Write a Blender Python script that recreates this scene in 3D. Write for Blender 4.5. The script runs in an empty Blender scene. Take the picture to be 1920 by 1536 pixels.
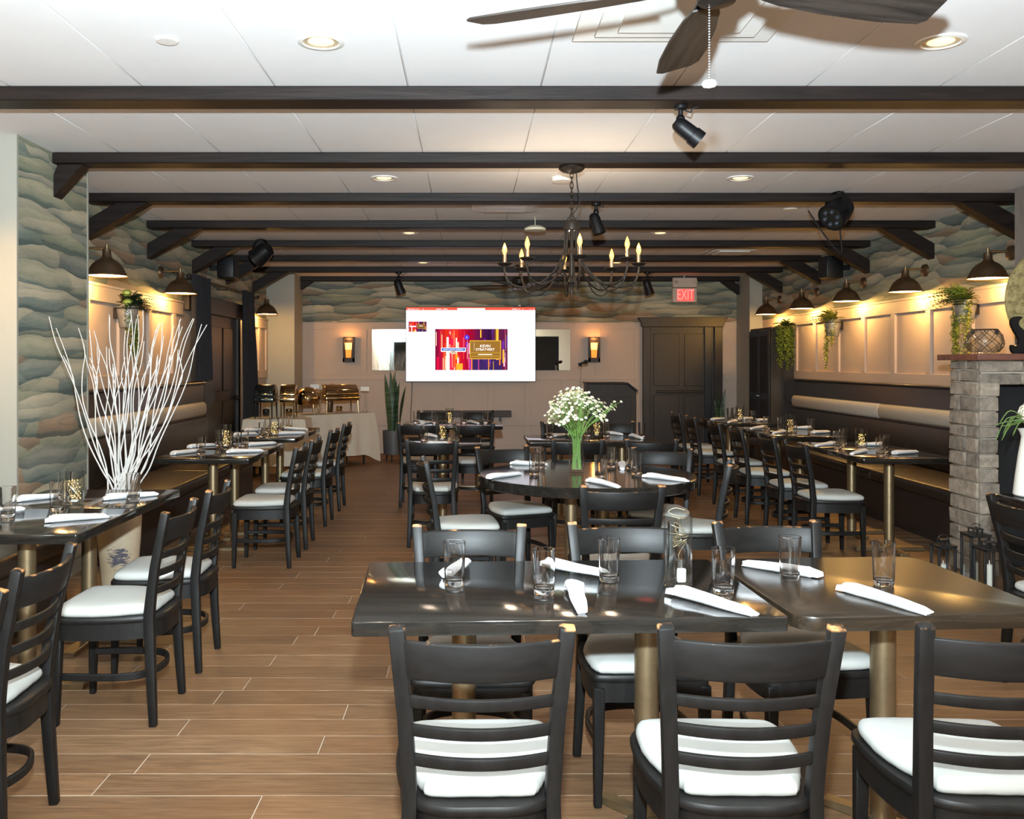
import bpy, bmesh, math, random
from mathutils import Vector, Matrix
PI = math.pi
R = math.radians
C = bpy.context.scene.collection
sc = bpy.context.scene
random.seed(7)

# ------------------------------------------------------------------ camera, light, exposure
K, H, PX, PY = 1712.0, 1.48, 880.0, 680.0     # focal length in pixels, eye height, principal point of the 1920x1536 frame
cam_d = bpy.data.cameras.new('camera'); cam = bpy.data.objects.new('camera', cam_d); C.objects.link(cam)
cam.location = (0, 0, H); cam.rotation_euler = (PI/2, 0, 0)
cam_d.sensor_width = 36; cam_d.sensor_fit = 'HORIZONTAL'; cam_d.lens = K*36/1920
cam_d.shift_x = (960-PX)/1920; cam_d.shift_y = -(768-PY)/1920; cam_d.clip_start = .05
sc.camera = cam
sc.view_settings.view_transform = 'Standard'; sc.view_settings.look = 'None'
sc.view_settings.gamma = 1; sc.view_settings.use_curve_mapping = False
sc.view_settings.exposure = 0.75
sc.cycles.use_denoising = True
sc.cycles.max_bounces = 12; sc.cycles.transmission_bounces = 12; sc.cycles.transparent_max_bounces = 12
sc.cycles.caustics_refractive = False; sc.cycles.caustics_reflective = False
sc.cycles.sample_clamp_indirect = 4
W = bpy.data.worlds.new('world'); sc.world = W; W.use_nodes = True
W.node_tree.nodes['Background'].inputs[0].default_value = (.9, .95, 1, 1)
W.node_tree.nodes['Background'].inputs[1].default_value = .2

def light(name, kind, loc, energy, col, size=.05, rot=None, **kw):
    d = bpy.data.lights.new(name, kind); d.energy = energy; d.color = col
    if kind == 'AREA': d.size = size
    else: d.shadow_soft_size = size
    for k, v in kw.items(): setattr(d, k, v)
    o = bpy.data.objects.new(name, d); C.objects.link(o); o.location = loc
    if rot: o.rotation_euler = rot
    return o
WARM = (1, .70, .40)
SOFT = (1, .80, .62)
# the camera's own flash, tipped up, just above the lens
light('camera_flash', 'SPOT', (0, .05, 1.80), 1500, (.77, .92, 1.0), .035, (R(90+26), 0, 0), spot_size=R(150), spot_blend=1.0)
# unseen fill lights added behind the camera: warm ambient, and the mirrored rear wall
light('front_fill_light', 'POINT', (.7, -1.2, 2.3), 85, (1, .82, .64), .2)
light('front_fill_light', 'POINT', (-2.6, -1.5, 2.4), 70, (.92, 1, .93), .1)

# ------------------------------------------------------------------ materials
def lin(c):
    if isinstance(c, str):
        c = [int(c[i:i+2], 16)/255 for i in (0, 2, 4)]
        c = [x/12.92 if x <= .04045 else ((x+.055)/1.055)**2.4 for x in c]
    return (c[0], c[1], c[2], 1)
class NT:
    def __init__(s, name):
        s.m = bpy.data.materials.new(name); s.m.use_nodes = True
        s.t = s.m.node_tree; s.b = s.t.nodes['Principled BSDF']
    def n(s, typ, **kw):
        x = s.t.nodes.new(typ)
        for k, v in kw.items(): setattr(x, k, v)
        return x
    def l(s, a, b): s.t.links.new(a, b)
    def coord(s, scale=(1, 1, 1), which='Object'):
        tc = s.n('ShaderNodeTexCoord'); mp = s.n('ShaderNodeMapping'); mp.inputs['Scale'].default_value = scale
        s.l(tc.outputs[which], mp.inputs[0]); return mp.outputs[0]
    def noise(s, vec, scale, detail=4, rough=.55, dist=0):
        x = s.n('ShaderNodeTexNoise'); x.inputs['Scale'].default_value = scale; x.inputs['Detail'].default_value = detail
        x.inputs['Roughness'].default_value = rough; x.inputs['Distortion'].default_value = dist
        if vec is not None: s.l(vec, x.inputs['Vector'])
        return x.outputs['Fac']
    def ramp(s, fac, stops, interp='LINEAR'):
        x = s.n('ShaderNodeValToRGB'); cr = x.color_ramp; cr.interpolation = interp
        while len(cr.elements) < len(stops): cr.elements.new(.5)
        for e, (p, c) in zip(cr.elements, stops): e.position = p; e.color = lin(c)
        s.l(fac, x.inputs[0]); return x.outputs[0]
    def mix(s, fac, a, b, mode='MIX'):
        x = s.n('ShaderNodeMix', data_type='RGBA', blend_type=mode)
        for i, v in ((0, fac), (6, a), (7, b)):
            if hasattr(v, 'is_linked') or hasattr(v, 'links'): s.l(v, x.inputs[i])
            elif i == 0: x.inputs[0].default_value = v
            else: x.inputs[i].default_value = lin(v)
        return x.outputs[2]
    def bump(s, fac, strength=.2, dist=.01):
        x = s.n('ShaderNodeBump'); x.inputs['Strength'].default_value = strength; x.inputs['Distance'].default_value = dist
        s.l(fac, x.inputs['Height']); s.l(x.outputs[0], s.b.inputs['Normal'])
    def col(s, v): s.l(v, s.b.inputs['Base Color'])
    def set(s, **kw):
        for k, v in kw.items(): s.b.inputs[k.replace('_', ' ')].default_value = v
        return s
M = {}
def plain(name, c, rough=.5, metal=0, var=0, vscale=8, stretch=(1, 1, 1), bump=0, spec=.5, coord='Object'):
    t = NT(name); t.set(Roughness=rough, Metallic=metal); t.b.inputs['Specular IOR Level'].default_value = spec
    c = lin(c); t.b.inputs['Base Color'].default_value = c
    if var or bump:
        v = t.coord(stretch, coord); f = t.noise(v, vscale)
        if var:
            t.col(t.ramp(f, [(.25, [x*(1-var) for x in c[:3]]), (.75, [min(1, x*(1+var)) for x in c[:3]])]))
        if bump: t.bump(f, bump)
    M[name] = t.m; return t
def emit(name, c, s):
    t = NT(name); t.set(Roughness=.5); t.b.inputs['Base Color'].default_value = lin(c)
    t.b.inputs['Emission Color'].default_value = lin(c); t.b.inputs['Emission Strength'].default_value = s
    M[name] = t.m
def glass(name, c=(1, 1, 1), rough=0.0, ior=1.45):
    t = NT(name); t.set(Roughness=rough, IOR=ior); t.b.inputs['Base Color'].default_value = lin(c)
    t.b.inputs['Transmission Weight'].default_value = 1; M[name] = t.m

plain('ceiling', (.87, .85, .84), .85, var=.02, vscale=3)
plain('ceiling_gap', (.88, .88, .88), .9)
plain('paint', (.47, .365, .30), .6, var=.03, vscale=2)
plain('paint_light', (.33, .32, .275), .6, var=.02, vscale=2)
plain('rear_paint', (.78, .80, .74), .8)
plain('black', (.012, .012, .013), .45)
plain('matt_black', (.006, .006, .007), .8)
plain('stage_black', (.005, .005, .006), .45, spec=.3)
plain('brass', (.30, .225, .13), .38, .85, var=.12, vscale=40)
plain('bronze', (.13, .085, .05), .42, .8, var=.2, vscale=14)
plain('iron', (.028, .022, .018), .45, .6)
plain('chrome', (.62, .55, .44), .12, 1)
plain('gold_chrome', (.58, .43, .24), .13, 1)
plain('dark_chrome', (.12, .13, .12), .12, .9)
plain('white_trim', (.8, .78, .74), .4)
plain('white_paper', (.82, .81, .78), .8)
plain('napkin', (.72, .72, .73), .85, bump=.25, vscale=40)
plain('vinyl', (.42, .42, .395), .55, var=.03, vscale=6, bump=.06, spec=.2)
plain('cushion', (.48, .43, .36), .75, var=.06, vscale=40, bump=.1)
plain('leather', (.022, .015, .011), .36, var=.3, vscale=9, bump=.15)
plain('bench_wood', (.018, .014, .013), .33, var=.3, vscale=5, stretch=(8, 1, 8))
plain('curtain', (.012, .012, .016), .9, var=.3, vscale=20)
plain('door_wood', (.017, .0105, .008), .4, var=.35, vscale=4, stretch=(6, 6, 1), bump=.1)
plain('cupboard', (.028, .021, .015), .45, var=.2, vscale=5, stretch=(6, 6, 1))
plain('cupboard_blue', (.010, .012, .016), .4)
plain('linen', (.55, .49, .41), .85, var=.05, vscale=30)
plain('branch', (.56, .545, .52), .6)
plain('bucket', (.42, .41, .38), .45, .7, var=.2, vscale=20)
plain('leaf', (.10, .17, .035), .55, var=.45, vscale=18)
plain('leaf_dark', (.035, .075, .03), .55, var=.5, vscale=15)
plain('leaf_mid', (.13, .19, .035), .5, var=.5, vscale=30)
plain('leaf_yellow', (.27, .30, .045), .55, var=.4, vscale=30)
plain('stem', (.16, .30, .06), .5)
plain('petal', (.82, .80, .66), .6)
plain('pollen', (.7, .55, .1), .6)
plain('pink_petal', (.45, .12, .12), .6, var=.5, vscale=30)
plain('blush_petal', (.75, .55, .45), .6)
plain('pot', (.075, .075, .078), .5)
plain('enamel', (.80, .80, .74), .3)
plain('mantel', (.15, .055, .035), .5, var=.4, vscale=5, stretch=(1, 6, 6), bump=.1)
plain('mortar', (.42, .37, .30), .95, var=.1, vscale=30)
plain('post', (.20, .17, .15), .9, var=.25, vscale=12, stretch=(1, 1, .4), bump=.5)
plain('candle', (.85, .83, .76), .5)
plain('mirror', (.86, .9, .88), .015, 1)
plain('frame_blue', (.20, .24, .27), .5)
plain('wire', (.55, .47, .32), .3, .9)
plain('wire_dark', (.05, .03, .02), .5, .5)
plain('steel', (.4, .4, .4), .3, .9)
plain('lens_dark', (.03, .035, .045), .15)
plain('reflector', (.75, .62, .42), .35, .3)
plain('exit_case', (.48, .42, .36), .6)
plain('rope', (.045, .03, .02), .9)
plain('cookie', (.3, .14, .05), .8)
plain('rust_box', (.05, .035, .03), .6)
plain('cream', (.72, .66, .5), .6)
def thin_glass(name):      # thin wall: clear straight through, mirror-like at grazing angles
    t = NT(name); t.t.nodes.remove(t.b); out = t.t.nodes['Material Output']
    a = t.n('ShaderNodeBsdfTransparent'); a.inputs[0].default_value = (.965, .975, .97, 1); b = t.n('ShaderNodeBsdfGlossy'); b.inputs['Roughness'].default_value = .01
    lw = t.n('ShaderNodeLayerWeight'); lw.inputs[0].default_value = .5; pw = t.n('ShaderNodeMath', operation='POWER'); t.l(lw.outputs['Facing'], pw.inputs[0]); pw.inputs[1].default_value = 3
    f = t.n('ShaderNodeMath', operation='MULTIPLY_ADD'); t.l(pw.outputs[0], f.inputs[0]); f.inputs[1].default_value = .8; f.inputs[2].default_value = .055; m = t.n('ShaderNodeMixShader')
    t.l(f.outputs[0], m.inputs[0]); t.l(a.outputs[0], m.inputs[1]); t.l(b.outputs[0], m.inputs[2]); t.l(m.outputs[0], out.inputs[0]); M[name] = t.m
thin_glass('thin_glass')
glass('glass'); glass('amber_glass', (1, .78, .58)); glass('lantern_glass', (.98, .98, .98))
emit('lamp_glow', (1, .70, .32), 9.0)
emit('bulb', (1, .45, .07), 2.2)
emit('fairy', (1, .62, .18), 4.0)
emit('can_light', (1, .60, .22), 1.9)
emit('sconce_top', (1, .56, .17), 1.05)
emit('sconce_low', (1, .27, .025), .5)
emit('exit_red', (1, .16, .14), 1.2)
emit('exit_glow', (1, .10, .09), .45)

# dark ceiling timber
def dark_wood(name, a, b, rough, stretch, sc_=3.0, bmp=.15, wear=None, spec=.35):
    t = NT(name); v = t.coord(stretch); f = t.noise(v, sc_, 8, .65, .6)
    c = t.ramp(f, [(.3, a), (.62, b)])
    if wear:
        z0, z1, amt = wear
        tc = t.n('ShaderNodeTexCoord'); sx = t.n('ShaderNodeSeparateXYZ'); t.l(tc.outputs['Object'], sx.inputs[0])
        mr = t.n('ShaderNodeMapRange'); t.l(sx.outputs[2], mr.inputs[0])
        mr.inputs[1].default_value = z0; mr.inputs[2].default_value = z1
        oi = t.n('ShaderNodeObjectInfo'); av = t.n('ShaderNodeVectorMath', operation='ADD')
        t.l(tc.outputs['Object'], av.inputs[0]); t.l(oi.outputs['Random'], av.inputs[1])
        f2 = t.noise(av.outputs[0], 22, 4)
        r2 = t.ramp(f2, [(1-amt-.05, (0, 0, 0)), (1-amt+.05, (1, 1, 1))])
        mm = t.n('ShaderNodeMath', operation='MULTIPLY'); t.l(mr.outputs[0], mm.inputs[0]); t.l(r2, mm.inputs[1])
        c = t.mix(mm.outputs[0], c, (.42, .19, .07))
    t.col(c); t.set(Roughness=rough); t.b.inputs['Specular IOR Level'].default_value = spec; t.bump(f, bmp)
    M[name] = t.m; return t
dark_wood('beam', (.0045, .003, .0027), (.017, .0105, .0085), .5, (.6, 9, 9), 2.5, .3, spec=.22)
dark_wood('table_wood', (.008, .007, .006), (.016, .014, .0118), .09, (.8, 9, 9), 4, .02, spec=.4)
dark_wood('table_wood_worn', (.008, .006, .0045), (.026, .018, .011), .25, (.8, 12, 9), 4, .05, spec=.5)
CW = ((.004, .0037, .0035), (.009, .0084, .008))
dark_wood('chair_wood', *CW, .46, (6, 6, 1.2), 5, .06, spec=.26)
dark_wood('chair_post', *CW, .46, (6, 6, 1.2), 5, .06, wear=(.862, .868, .50), spec=.26)
dark_wood('chair_crest', *CW, .46, (1.2, 6, 6), 5, .06, wear=(.839, .8425, .36), spec=.26)
dark_wood('blade', (.010, .008, .007), (.045, .034, .028), .5, (1, 10, 10), 3, .1)
dark_wood('lectern_wood', (.010, .008, .007), (.018, .013, .011), .5, (6, 6, 1), 4, .1)

# floor tile with wood grain, colour changes from plank to plank
def floor_mat(name, per_object):
    t = NT(name)
    geo = t.n('ShaderNodeNewGeometry'); mp = t.n('ShaderNodeMapping'); mp.inputs['Scale'].default_value = (1.6, 34, 1)
    t.l(geo.outputs['Position'], mp.inputs[0])
    f = t.noise(mp.outputs[0], 2.6, 9, .68, .8)
    c = t.ramp(f, [(.28, (.085, .047, .026)), (.5, (.20, .115, .060)), (.75, (.34, .215, .122))])
    mp2 = t.n('ShaderNodeMapping'); mp2.inputs['Scale'].default_value = (.8, 1.2, 1); t.l(geo.outputs['Position'], mp2.inputs[0])
    g = t.noise(mp2.outputs[0], 1.1, 4)
    c = t.mix(t.ramp(g, [(.4, (0, 0, 0)), (.7, (.55, .55, .55))]), c, (.175, .078, .032))
    oi = t.n('ShaderNodeObjectInfo')
    src = oi.outputs['Random'] if per_object else geo.outputs['Random Per Island']
    k = t.ramp(src, [(0, (.80, .78, .77)), (.5, (1, .97, .95)), (1, (1.0, 1.0, 1.0))])
    c = t.mix(1.0, c, k, 'MULTIPLY'); t.col(c)
    rr = t.n('ShaderNodeMapRange'); t.l(f, rr.inputs[0]); rr.inputs[3].default_value = .40; rr.inputs[4].default_value = .58; t.b.inputs['Specular IOR Level'].default_value = .28
    t.l(rr.outputs[0], t.b.inputs['Roughness']); t.bump(f, .12, .004)
    M[name] = t.m
floor_mat('plank', True); floor_mat('plank_far', False)
plain('grout', (.46, .38, .29), .9)

# watercolour wallpaper: long torn bands in sage, slate, cream and rust
def wallpaper():
    t = NT('wallpaper')
    geo = t.n('ShaderNodeNewGeometry'); sx = t.n('ShaderNodeSeparateXYZ'); t.l(geo.outputs['Position'], sx.inputs[0])
    ad = t.n('ShaderNodeMath', operation='ADD'); t.l(sx.outputs[0], ad.inputs[0]); t.l(sx.outputs[1], ad.inputs[1])
    cb = t.n('ShaderNodeCombineXYZ'); t.l(ad.outputs[0], cb.inputs[0]); t.l(sx.outputs[2], cb.inputs[2])
    P = cb.outputs[0]
    def mp(scale, off=(0, 0, 0)):
        m = t.n('ShaderNodeMapping'); m.inputs['Scale'].default_value = scale; m.inputs['Location'].default_value = off
        t.l(P, m.inputs[0]); return m.outputs[0]
    wn = t.n('ShaderNodeTexNoise'); wn.inputs['Scale'].default_value = 2.4; wn.inputs['Detail'].default_value = 3; t.l(mp((.8, 1, 1)), wn.inputs['Vector'])
    wv = t.n('ShaderNodeVectorMath', operation='MULTIPLY_ADD'); t.l(wn.outputs['Color'], wv.inputs[0])
    wv.inputs[1].default_value = (.5, 0, .12); t.l(P, wv.inputs[2])
    m1 = t.n('ShaderNodeMapping'); m1.inputs['Scale'].default_value = (1.6, 1, 9.6); t.l(wv.outputs[0], m1.inputs[0])
    vo = t.n('ShaderNodeTexVoronoi'); vo.inputs['Scale'].default_value = 1.0; vo.inputs['Randomness'].default_value = .9; t.l(m1.outputs[0], vo.inputs['Vector'])
    sc3 = t.n('ShaderNodeSeparateColor'); t.l(vo.outputs['Color'], sc3.inputs[0])
    cells = t.ramp(sc3.outputs[0], [(0, (.23, .25, .16)), (.13, (.55, .48, .37)), (.29, (.105, .155, .16)), (.40, (.34, .33, .23)), (.53, (.045, .075, .10)),
                                     (.60, (.44, .38, .28)), (.72, (.12, .185, .175)), (.82, (.27, .115, .05)), (.92, (.36, .34, .24))], 'CONSTANT')
    f2 = t.noise(mp((1.3, 1, 11)), 2.8, 6, .65, .8)
    wash = t.ramp(f2, [(.32, (.045, .075, .09)), (.43, (.24, .25, .18)), (.55, (.44, .39, .29)), (.64, (.13, .16, .14)), (.72, (.22, .10, .045))])
    c = t.mix(.28, cells, wash)
    sb = t.n('ShaderNodeVectorMath', operation='SUBTRACT'); t.l(m1.outputs[0], sb.inputs[0])
    vm = t.n('ShaderNodeVectorMath', operation='SCALE'); vm.inputs['Scale'].default_value = 1.0; t.l(vo.outputs['Position'], vm.inputs[0]); t.l(vm.outputs[0], sb.inputs[1])
    sz = t.n('ShaderNodeSeparateXYZ'); t.l(sb.outputs[0], sz.inputs[0]); mz = t.n('ShaderNodeMapRange'); t.l(sz.outputs[2], mz.inputs[0]); mz.inputs[1].default_value = -.5; mz.inputs[2].default_value = .5
    c = t.mix(1.0, c, t.ramp(mz.outputs[0], [(.05, (.30, .42, .50)), (.14, (.70, .76, .78)), (.40, (1, 1, 1)), (.9, (1.05, 1.0, .92))]), 'MULTIPLY')
    c = t.mix(.26, c, t.ramp(mz.outputs[0], [(.5, (.22, .25, .22)), (.93, (.74, .68, .55))]))
    c = t.mix(1.0, c, (1.0, .98, .93), 'MULTIPLY')
    # darker pooled pigment along the lower edge of each patch
    d = t.ramp(vo.outputs['Distance'], [(.30, (1, 1, 1)), (.75, (.62, .66, .68))])
    c = t.mix(.8, c, d, 'MULTIPLY')
    f3 = t.noise(mp((2, 1, 30)), 4, 5); c = t.mix(.35, c, t.ramp(f3, [(.3, (.72, .72, .72)), (.7, (1, 1, 1))]), 'MULTIPLY')
    t.col(c); t.set(Roughness=.75); M['wallpaper'] = t.m
wallpaper()
def stone_mat():
    t = NT('stone'); v = t.coord(); oi = t.n('ShaderNodeObjectInfo')
    av = t.n('ShaderNodeVectorMath', operation='ADD'); t.l(v, av.inputs[0]); t.l(oi.outputs['Random'], av.inputs[1])
    f = t.noise(av.outputs[0], 14, 8, .65)
    c = t.ramp(f, [(.3, (.15, .13, .11)), (.55, (.31, .27, .22)), (.8, (.46, .40, .33))])
    k = t.ramp(oi.outputs['Random'], [(0, (.62, .6, .6)), (1, (1.15, 1.1, 1.05))])
    t.col(t.mix(1, c, k, 'MULTIPLY')); t.set(Roughness=.9); t.bump(f, .5, .02); M['stone'] = t.m
stone_mat()
def disc_mat():
    t = NT('hammered'); v = t.coord((1, 3, 1)); f = t.noise(v, 26, 5, .7, .5)
    t.col(t.ramp(f, [(.32, (.13, .10, .035)), (.6, (.42, .35, .16))])); t.set(Roughness=.45, Metallic=.35); t.bump(f, .4, .01); M['hammered'] = t.m
disc_mat()
def vase_mat():
    t = NT('painted_vase'); v = t.coord((1, 1, 1)); f = t.noise(v, 5, 4)
    c = t.ramp(f, [(.3, (.34, .26, .17)), (.7, (.45, .37, .26))])
    v2 = t.coord((6, 6, 30)); g = t.noise(v2, 4, 5, .7)
    tc = t.n('ShaderNodeTexCoord'); ds = t.n('ShaderNodeVectorMath', operation='DISTANCE'); t.l(tc.outputs['Object'], ds.inputs[0]); ds.inputs[1].default_value = (.04, -.11, .33)
    mr = t.n('ShaderNodeMapRange'); t.l(ds.outputs['Value'], mr.inputs[0]); mr.inputs[1].default_value = .13; mr.inputs[2].default_value = .02; mr.inputs[3].default_value = -.30; mr.inputs[4].default_value = .18
    ad = t.n('ShaderNodeMath', operation='ADD'); t.l(g, ad.inputs[0]); t.l(mr.outputs[0], ad.inputs[1])
    k = t.ramp(ad.outputs[0], [(.52, (0, 0, 0)), (.58, (1, 1, 1))])
    t.col(t.mix(k, c, (.05, .045, .06))); t.set(Roughness=.6); M['painted_vase'] = t.m
vase_mat()
def snake_mat():
    t = NT('snake_leaf'); f = t.noise(t.coord((2, 2, 14)), 3, 3, .6, 1)
    t.col(t.ramp(f, [(.4, (.022, .045, .022)), (.6, (.075, .12, .06))])); t.set(Roughness=.45); M['snake_leaf'] = t.m
snake_mat()
def attr_emit():
    t = NT('screen_picture'); a = t.n('ShaderNodeAttribute', attribute_name='col')
    t.b.inputs['Base Color'].default_value = (0, 0, 0, 1); t.set(Roughness=.9); t.b.inputs['Specular IOR Level'].default_value = .02
    t.l(a.outputs['Color'], t.b.inputs['Emission Color']); t.b.inputs['Emission Strength'].default_value = .80; M['screen_picture'] = t.m
attr_emit()

# ------------------------------------------------------------------ mesh helpers
class MB:
    def __init__(s): s.v = []; s.f = []; s.fm = []; s.mi = 0
    def add(s, vs, fs):
        b = len(s.v); s.v += [tuple(p) for p in vs]
        for f in fs: s.f.append([b+i for i in f]); s.fm.append(s.mi)
        return s
    def box(s, x0, x1, y0, y1, z0, z1):
        return s.add([(x0, y0, z0), (x1, y0, z0), (x1, y1, z0), (x0, y1, z0), (x0, y0, z1), (x1, y0, z1), (x1, y1, z1), (x0, y1, z1)],
                     [(0, 3, 2, 1), (4, 5, 6, 7), (0, 1, 5, 4), (1, 2, 6, 5), (2, 3, 7, 6), (3, 0, 4, 7)])
    def prism(s, poly, a0, a1, axis='z'):
        n = len(poly)
        def P(p, a): return {'z': (p[0], p[1], a), 'y': (p[0], a, p[1]), 'x': (a, p[0], p[1])}[axis]
        vs = [P(p, a0) for p in poly]+[P(p, a1) for p in poly]
        fs = [tuple(range(n-1, -1, -1)), tuple(range(n, 2*n))]+[(i, (i+1) % n, n+(i+1) % n, n+i) for i in range(n)]
        return s.add(vs, fs)
    def loft(s, rings, cap=True, closed=False):
        n = len(rings[0]); vs = [p for r in rings for p in r]; fs = []
        m = len(rings)
        for j in range(m if closed else m-1):
            k = (j+1) % m
            for i in range(n): fs.append((j*n+i, j*n+(i+1) % n, k*n+(i+1) % n, k*n+i))
        if cap and not closed: fs += [tuple(range(n-1, -1, -1)), tuple((m-1)*n+i for i in range(n))]
        return s.add(vs, fs)
    def lathe(s, prof, seg=24, c=(0, 0, 0), cap=True, ell=1.0):
        return s.loft([[(c[0]+r*math.cos(2*PI*i/seg), c[1]+r*ell*math.sin(2*PI*i/seg), c[2]+z) for i in range(seg)] for r, z in prof], cap)
    def cyl(s, p0, p1, r, seg=12, r1=None): return s.tube([p0, p1], [r, r1 if r1 is not None else r], seg)
    def tube(s, pts, r, seg=8, closed=False):
        pts = [Vector(p) for p in pts]; n = len(pts)
        rs = r if isinstance(r, (list, tuple)) else [r]*n
        rings = []; prev = None
        for i, p in enumerate(pts):
            a = pts[(i-1) % n] if (closed or i > 0) else p; b = pts[(i+1) % n] if (closed or i < n-1) else p
            t = (b-a); t = t.normalized() if t.length > 1e-9 else Vector((0, 0, 1))
            if prev is None:
                u = t.cross(Vector((0, 0, 1))); u = u if u.length > .05 else t.cross(Vector((1, 0, 0)))
            else: u = prev-t*prev.dot(t)
            u.normalize(); w = t.cross(u); prev = u
            rings.append([p+(u*math.cos(2*PI*k/seg)+w*math.sin(2*PI*k/seg))*rs[i] for k in range(seg)])
        return s.loft(rings, True, closed)
    def sweep(s, pts, wid, hei, lat):      # rectangular section; lat: fixed lateral axis, or 'h' for horizontal paths
        pts = [Vector(p) for p in pts]; n = len(pts); rings = []
        for i, p in enumerate(pts):
            t = (pts[min(i+1, n-1)]-pts[max(i-1, 0)]).normalized()
            if lat == 'h': u = Vector((t.y, -t.x, 0)).normalized(); w = Vector((0, 0, 1))
            else: u = Vector(lat); w = t.cross(u).normalized(); u = w.cross(t).normalized()
            a = (wid[i] if isinstance(wid, list) else wid)/2; b = (hei[i] if isinstance(hei, list) else hei)/2
            rings.append([p+u*a+w*b, p-u*a+w*b, p-u*a-w*b, p+u*a-w*b])
        return s.loft(rings)
    def ball(s, c, r, seg=10, rin=6, sz=1.0):
        return s.lathe([(max(1e-4, r*math.sin(PI*j/rin)), -r*sz*math.cos(PI*j/rin)) for j in range(rin+1)], seg, c)
    def mesh(s, name, mats, bevel=0, seg=1, smooth=None):
        me = bpy.data.meshes.new(name); me.from_pydata(s.v, [], s.f)
        mats = mats if isinstance(mats, (list, tuple)) else [mats]
        for m in mats: me.materials.append(M[m])
        if len(mats) > 1: me.polygons.foreach_set('material_index', s.fm)
        bm = bmesh.new(); bm.from_mesh(me)
        bmesh.ops.recalc_face_normals(bm, faces=bm.faces)
        if bevel:
            es = [e for e in bm.edges if len(e.link_faces) == 2 and e.calc_face_angle(0) > R(30)]
            bmesh.ops.bevel(bm, geom=es, offset=bevel, segments=seg, profile=.5, affect='EDGES', clamp_overlap=True)
        ang = R(smooth if smooth is not None else 40)
        for f in bm.faces: f.smooth = True
        for e in bm.edges:
            if len(e.link_faces) == 2: e.smooth = e.calc_face_angle(0) < ang
        bm.to_mesh(me); bm.free()
        return me
    def build(s, name, mat, parent=None, bevel=0, seg=1, smooth=None, loc=None):
        return link(name, s.mesh(name, mat, bevel, seg, smooth), parent, loc)
def link(name, me, parent=None, loc=None, rot=None):
    o = bpy.data.objects.new(name, me); C.objects.link(o)
    if parent: o.parent = parent
    if loc: o.location = loc
    if rot: o.rotation_euler = rot
    return o
def tag(o, label=None, cat=None, group=None, kind=None):
    if label: o['label'] = label
    if cat: o['category'] = cat
    if group: o['group'] = group
    if kind: o['kind'] = kind
    return o
def thing(name, label, cat, loc=(0, 0, 0), rz=0, group=None):
    o = bpy.data.objects.new(name, None); C.objects.link(o); o.empty_display_size = .1
    o.location = loc; o.rotation_euler = (0, 0, R(rz)); return tag(o, label, cat, group)
KIDS = {}
def dup(root, loc, rz=0, label=None, group=None):
    kids = {}
    for o in C.objects:
        if o.parent: kids.setdefault(o.parent.name, []).append(o)
    def rec(o, par):
        c = o.copy(); C.objects.link(c)
        if par: c.parent = par
        for k in kids.get(o.name, []): rec(k, c)
        return c
    r = rec(root, None); r.location = loc; r.rotation_euler = (0, 0, R(rz))
    if label: r['label'] = label
    if group: r['group'] = group
    return r
def structure(o): o['kind'] = 'structure'; return o
def at(px, py, z):
    y = K*(H-z)/(py-PY); return Vector(((px-PX)*y/K, y, z))
def cat_rom(pts, n=6, closed=False):
    P = [Vector(p) for p in pts]; m = len(P); out = []
    for i in range(m if closed else m-1):
        g = (lambda k: P[k % m]) if closed else (lambda k: P[max(0, min(m-1, k))])
        a, b, c, d = g(i-1), g(i), g(i+1), g(i+2)
        for j in range(n):
            t = j/n
            out.append(.5*((2*b)+(c-a)*t+(2*a-5*b+4*c-d)*t*t+(3*b-a-3*c+d)*t*t*t))
    if not closed: out.append(P[-1])
    return out
def text_mesh(s, size, extrude=.0008):
    cu = bpy.data.curves.new('lettering', 'FONT'); cu.body = s; cu.size = size; cu.align_x = 'CENTER'; cu.align_y = 'CENTER'; cu.extrude = extrude
    o = bpy.data.objects.new('lettering', cu); C.objects.link(o)
    dg = bpy.context.evaluated_depsgraph_get(); me = bpy.data.meshes.new_from_object(o.evaluated_get(dg))
    bpy.data.objects.remove(o); bpy.data.curves.remove(cu); return me

# ------------------------------------------------------------------ the room
LW, RW, BW, FW, CH = -3.16, 4.56, 14.9, -2.2, 2.87     # side walls, back wall, wall behind the camera, ceiling height
# floor: planks as tiles, nearest ones as parts
fl = structure(MB().box(LW-.1, RW+.1, FW-.1, BW+.1, -.05, -.0016).build('floor', 'grout'))
RWD, PL = .1665, 1.22
plank_me = {}
far = MB(); cnt = 0
row0 = int(-2.2/RWD)
for r in range(row0, int(BW/RWD)+1):
    y0 = 3.121+(r-19)*RWD+.0025; y1 = y0+RWD-.005
    off = ((r*0.37+.11*(r % 5)) % 1)*PL
    x = LW-off
    while x < RW:
        a, b = max(x+.002, LW), min(x+PL-.002, RW); x += PL
        if b-a < .02: continue
        ym = (y0+y1)/2
        vis = 2.8 < ym < 6.6 and (b > -880*ym/K*1.0-.1) and (a < 1040*ym/K+.1)
        dz = random.uniform(-.0006, .0006)
        if vis and cnt < 290:
            key = round(b-a, 2)
            full = abs((b-a)-(PL-.004)) < 1e-4
            if full:
                if 'f' not in plank_me:
                    plank_me['f'] = MB().box(0, PL-.004, 0, RWD-.005, -.012, 0).mesh('plank', 'plank', .001)
                me = plank_me['f']
            else: me = MB().box(0, b-a, 0, RWD-.005, -.012, 0).mesh('plank', 'plank', .0015)
            link('plank', me, fl, (a, y0, dz)); cnt += 1
        else: far.box(a, b, y0, y1, -.012, dz)
tag(far.build('plank_field', 'plank_far', fl), kind='stuff')
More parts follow.
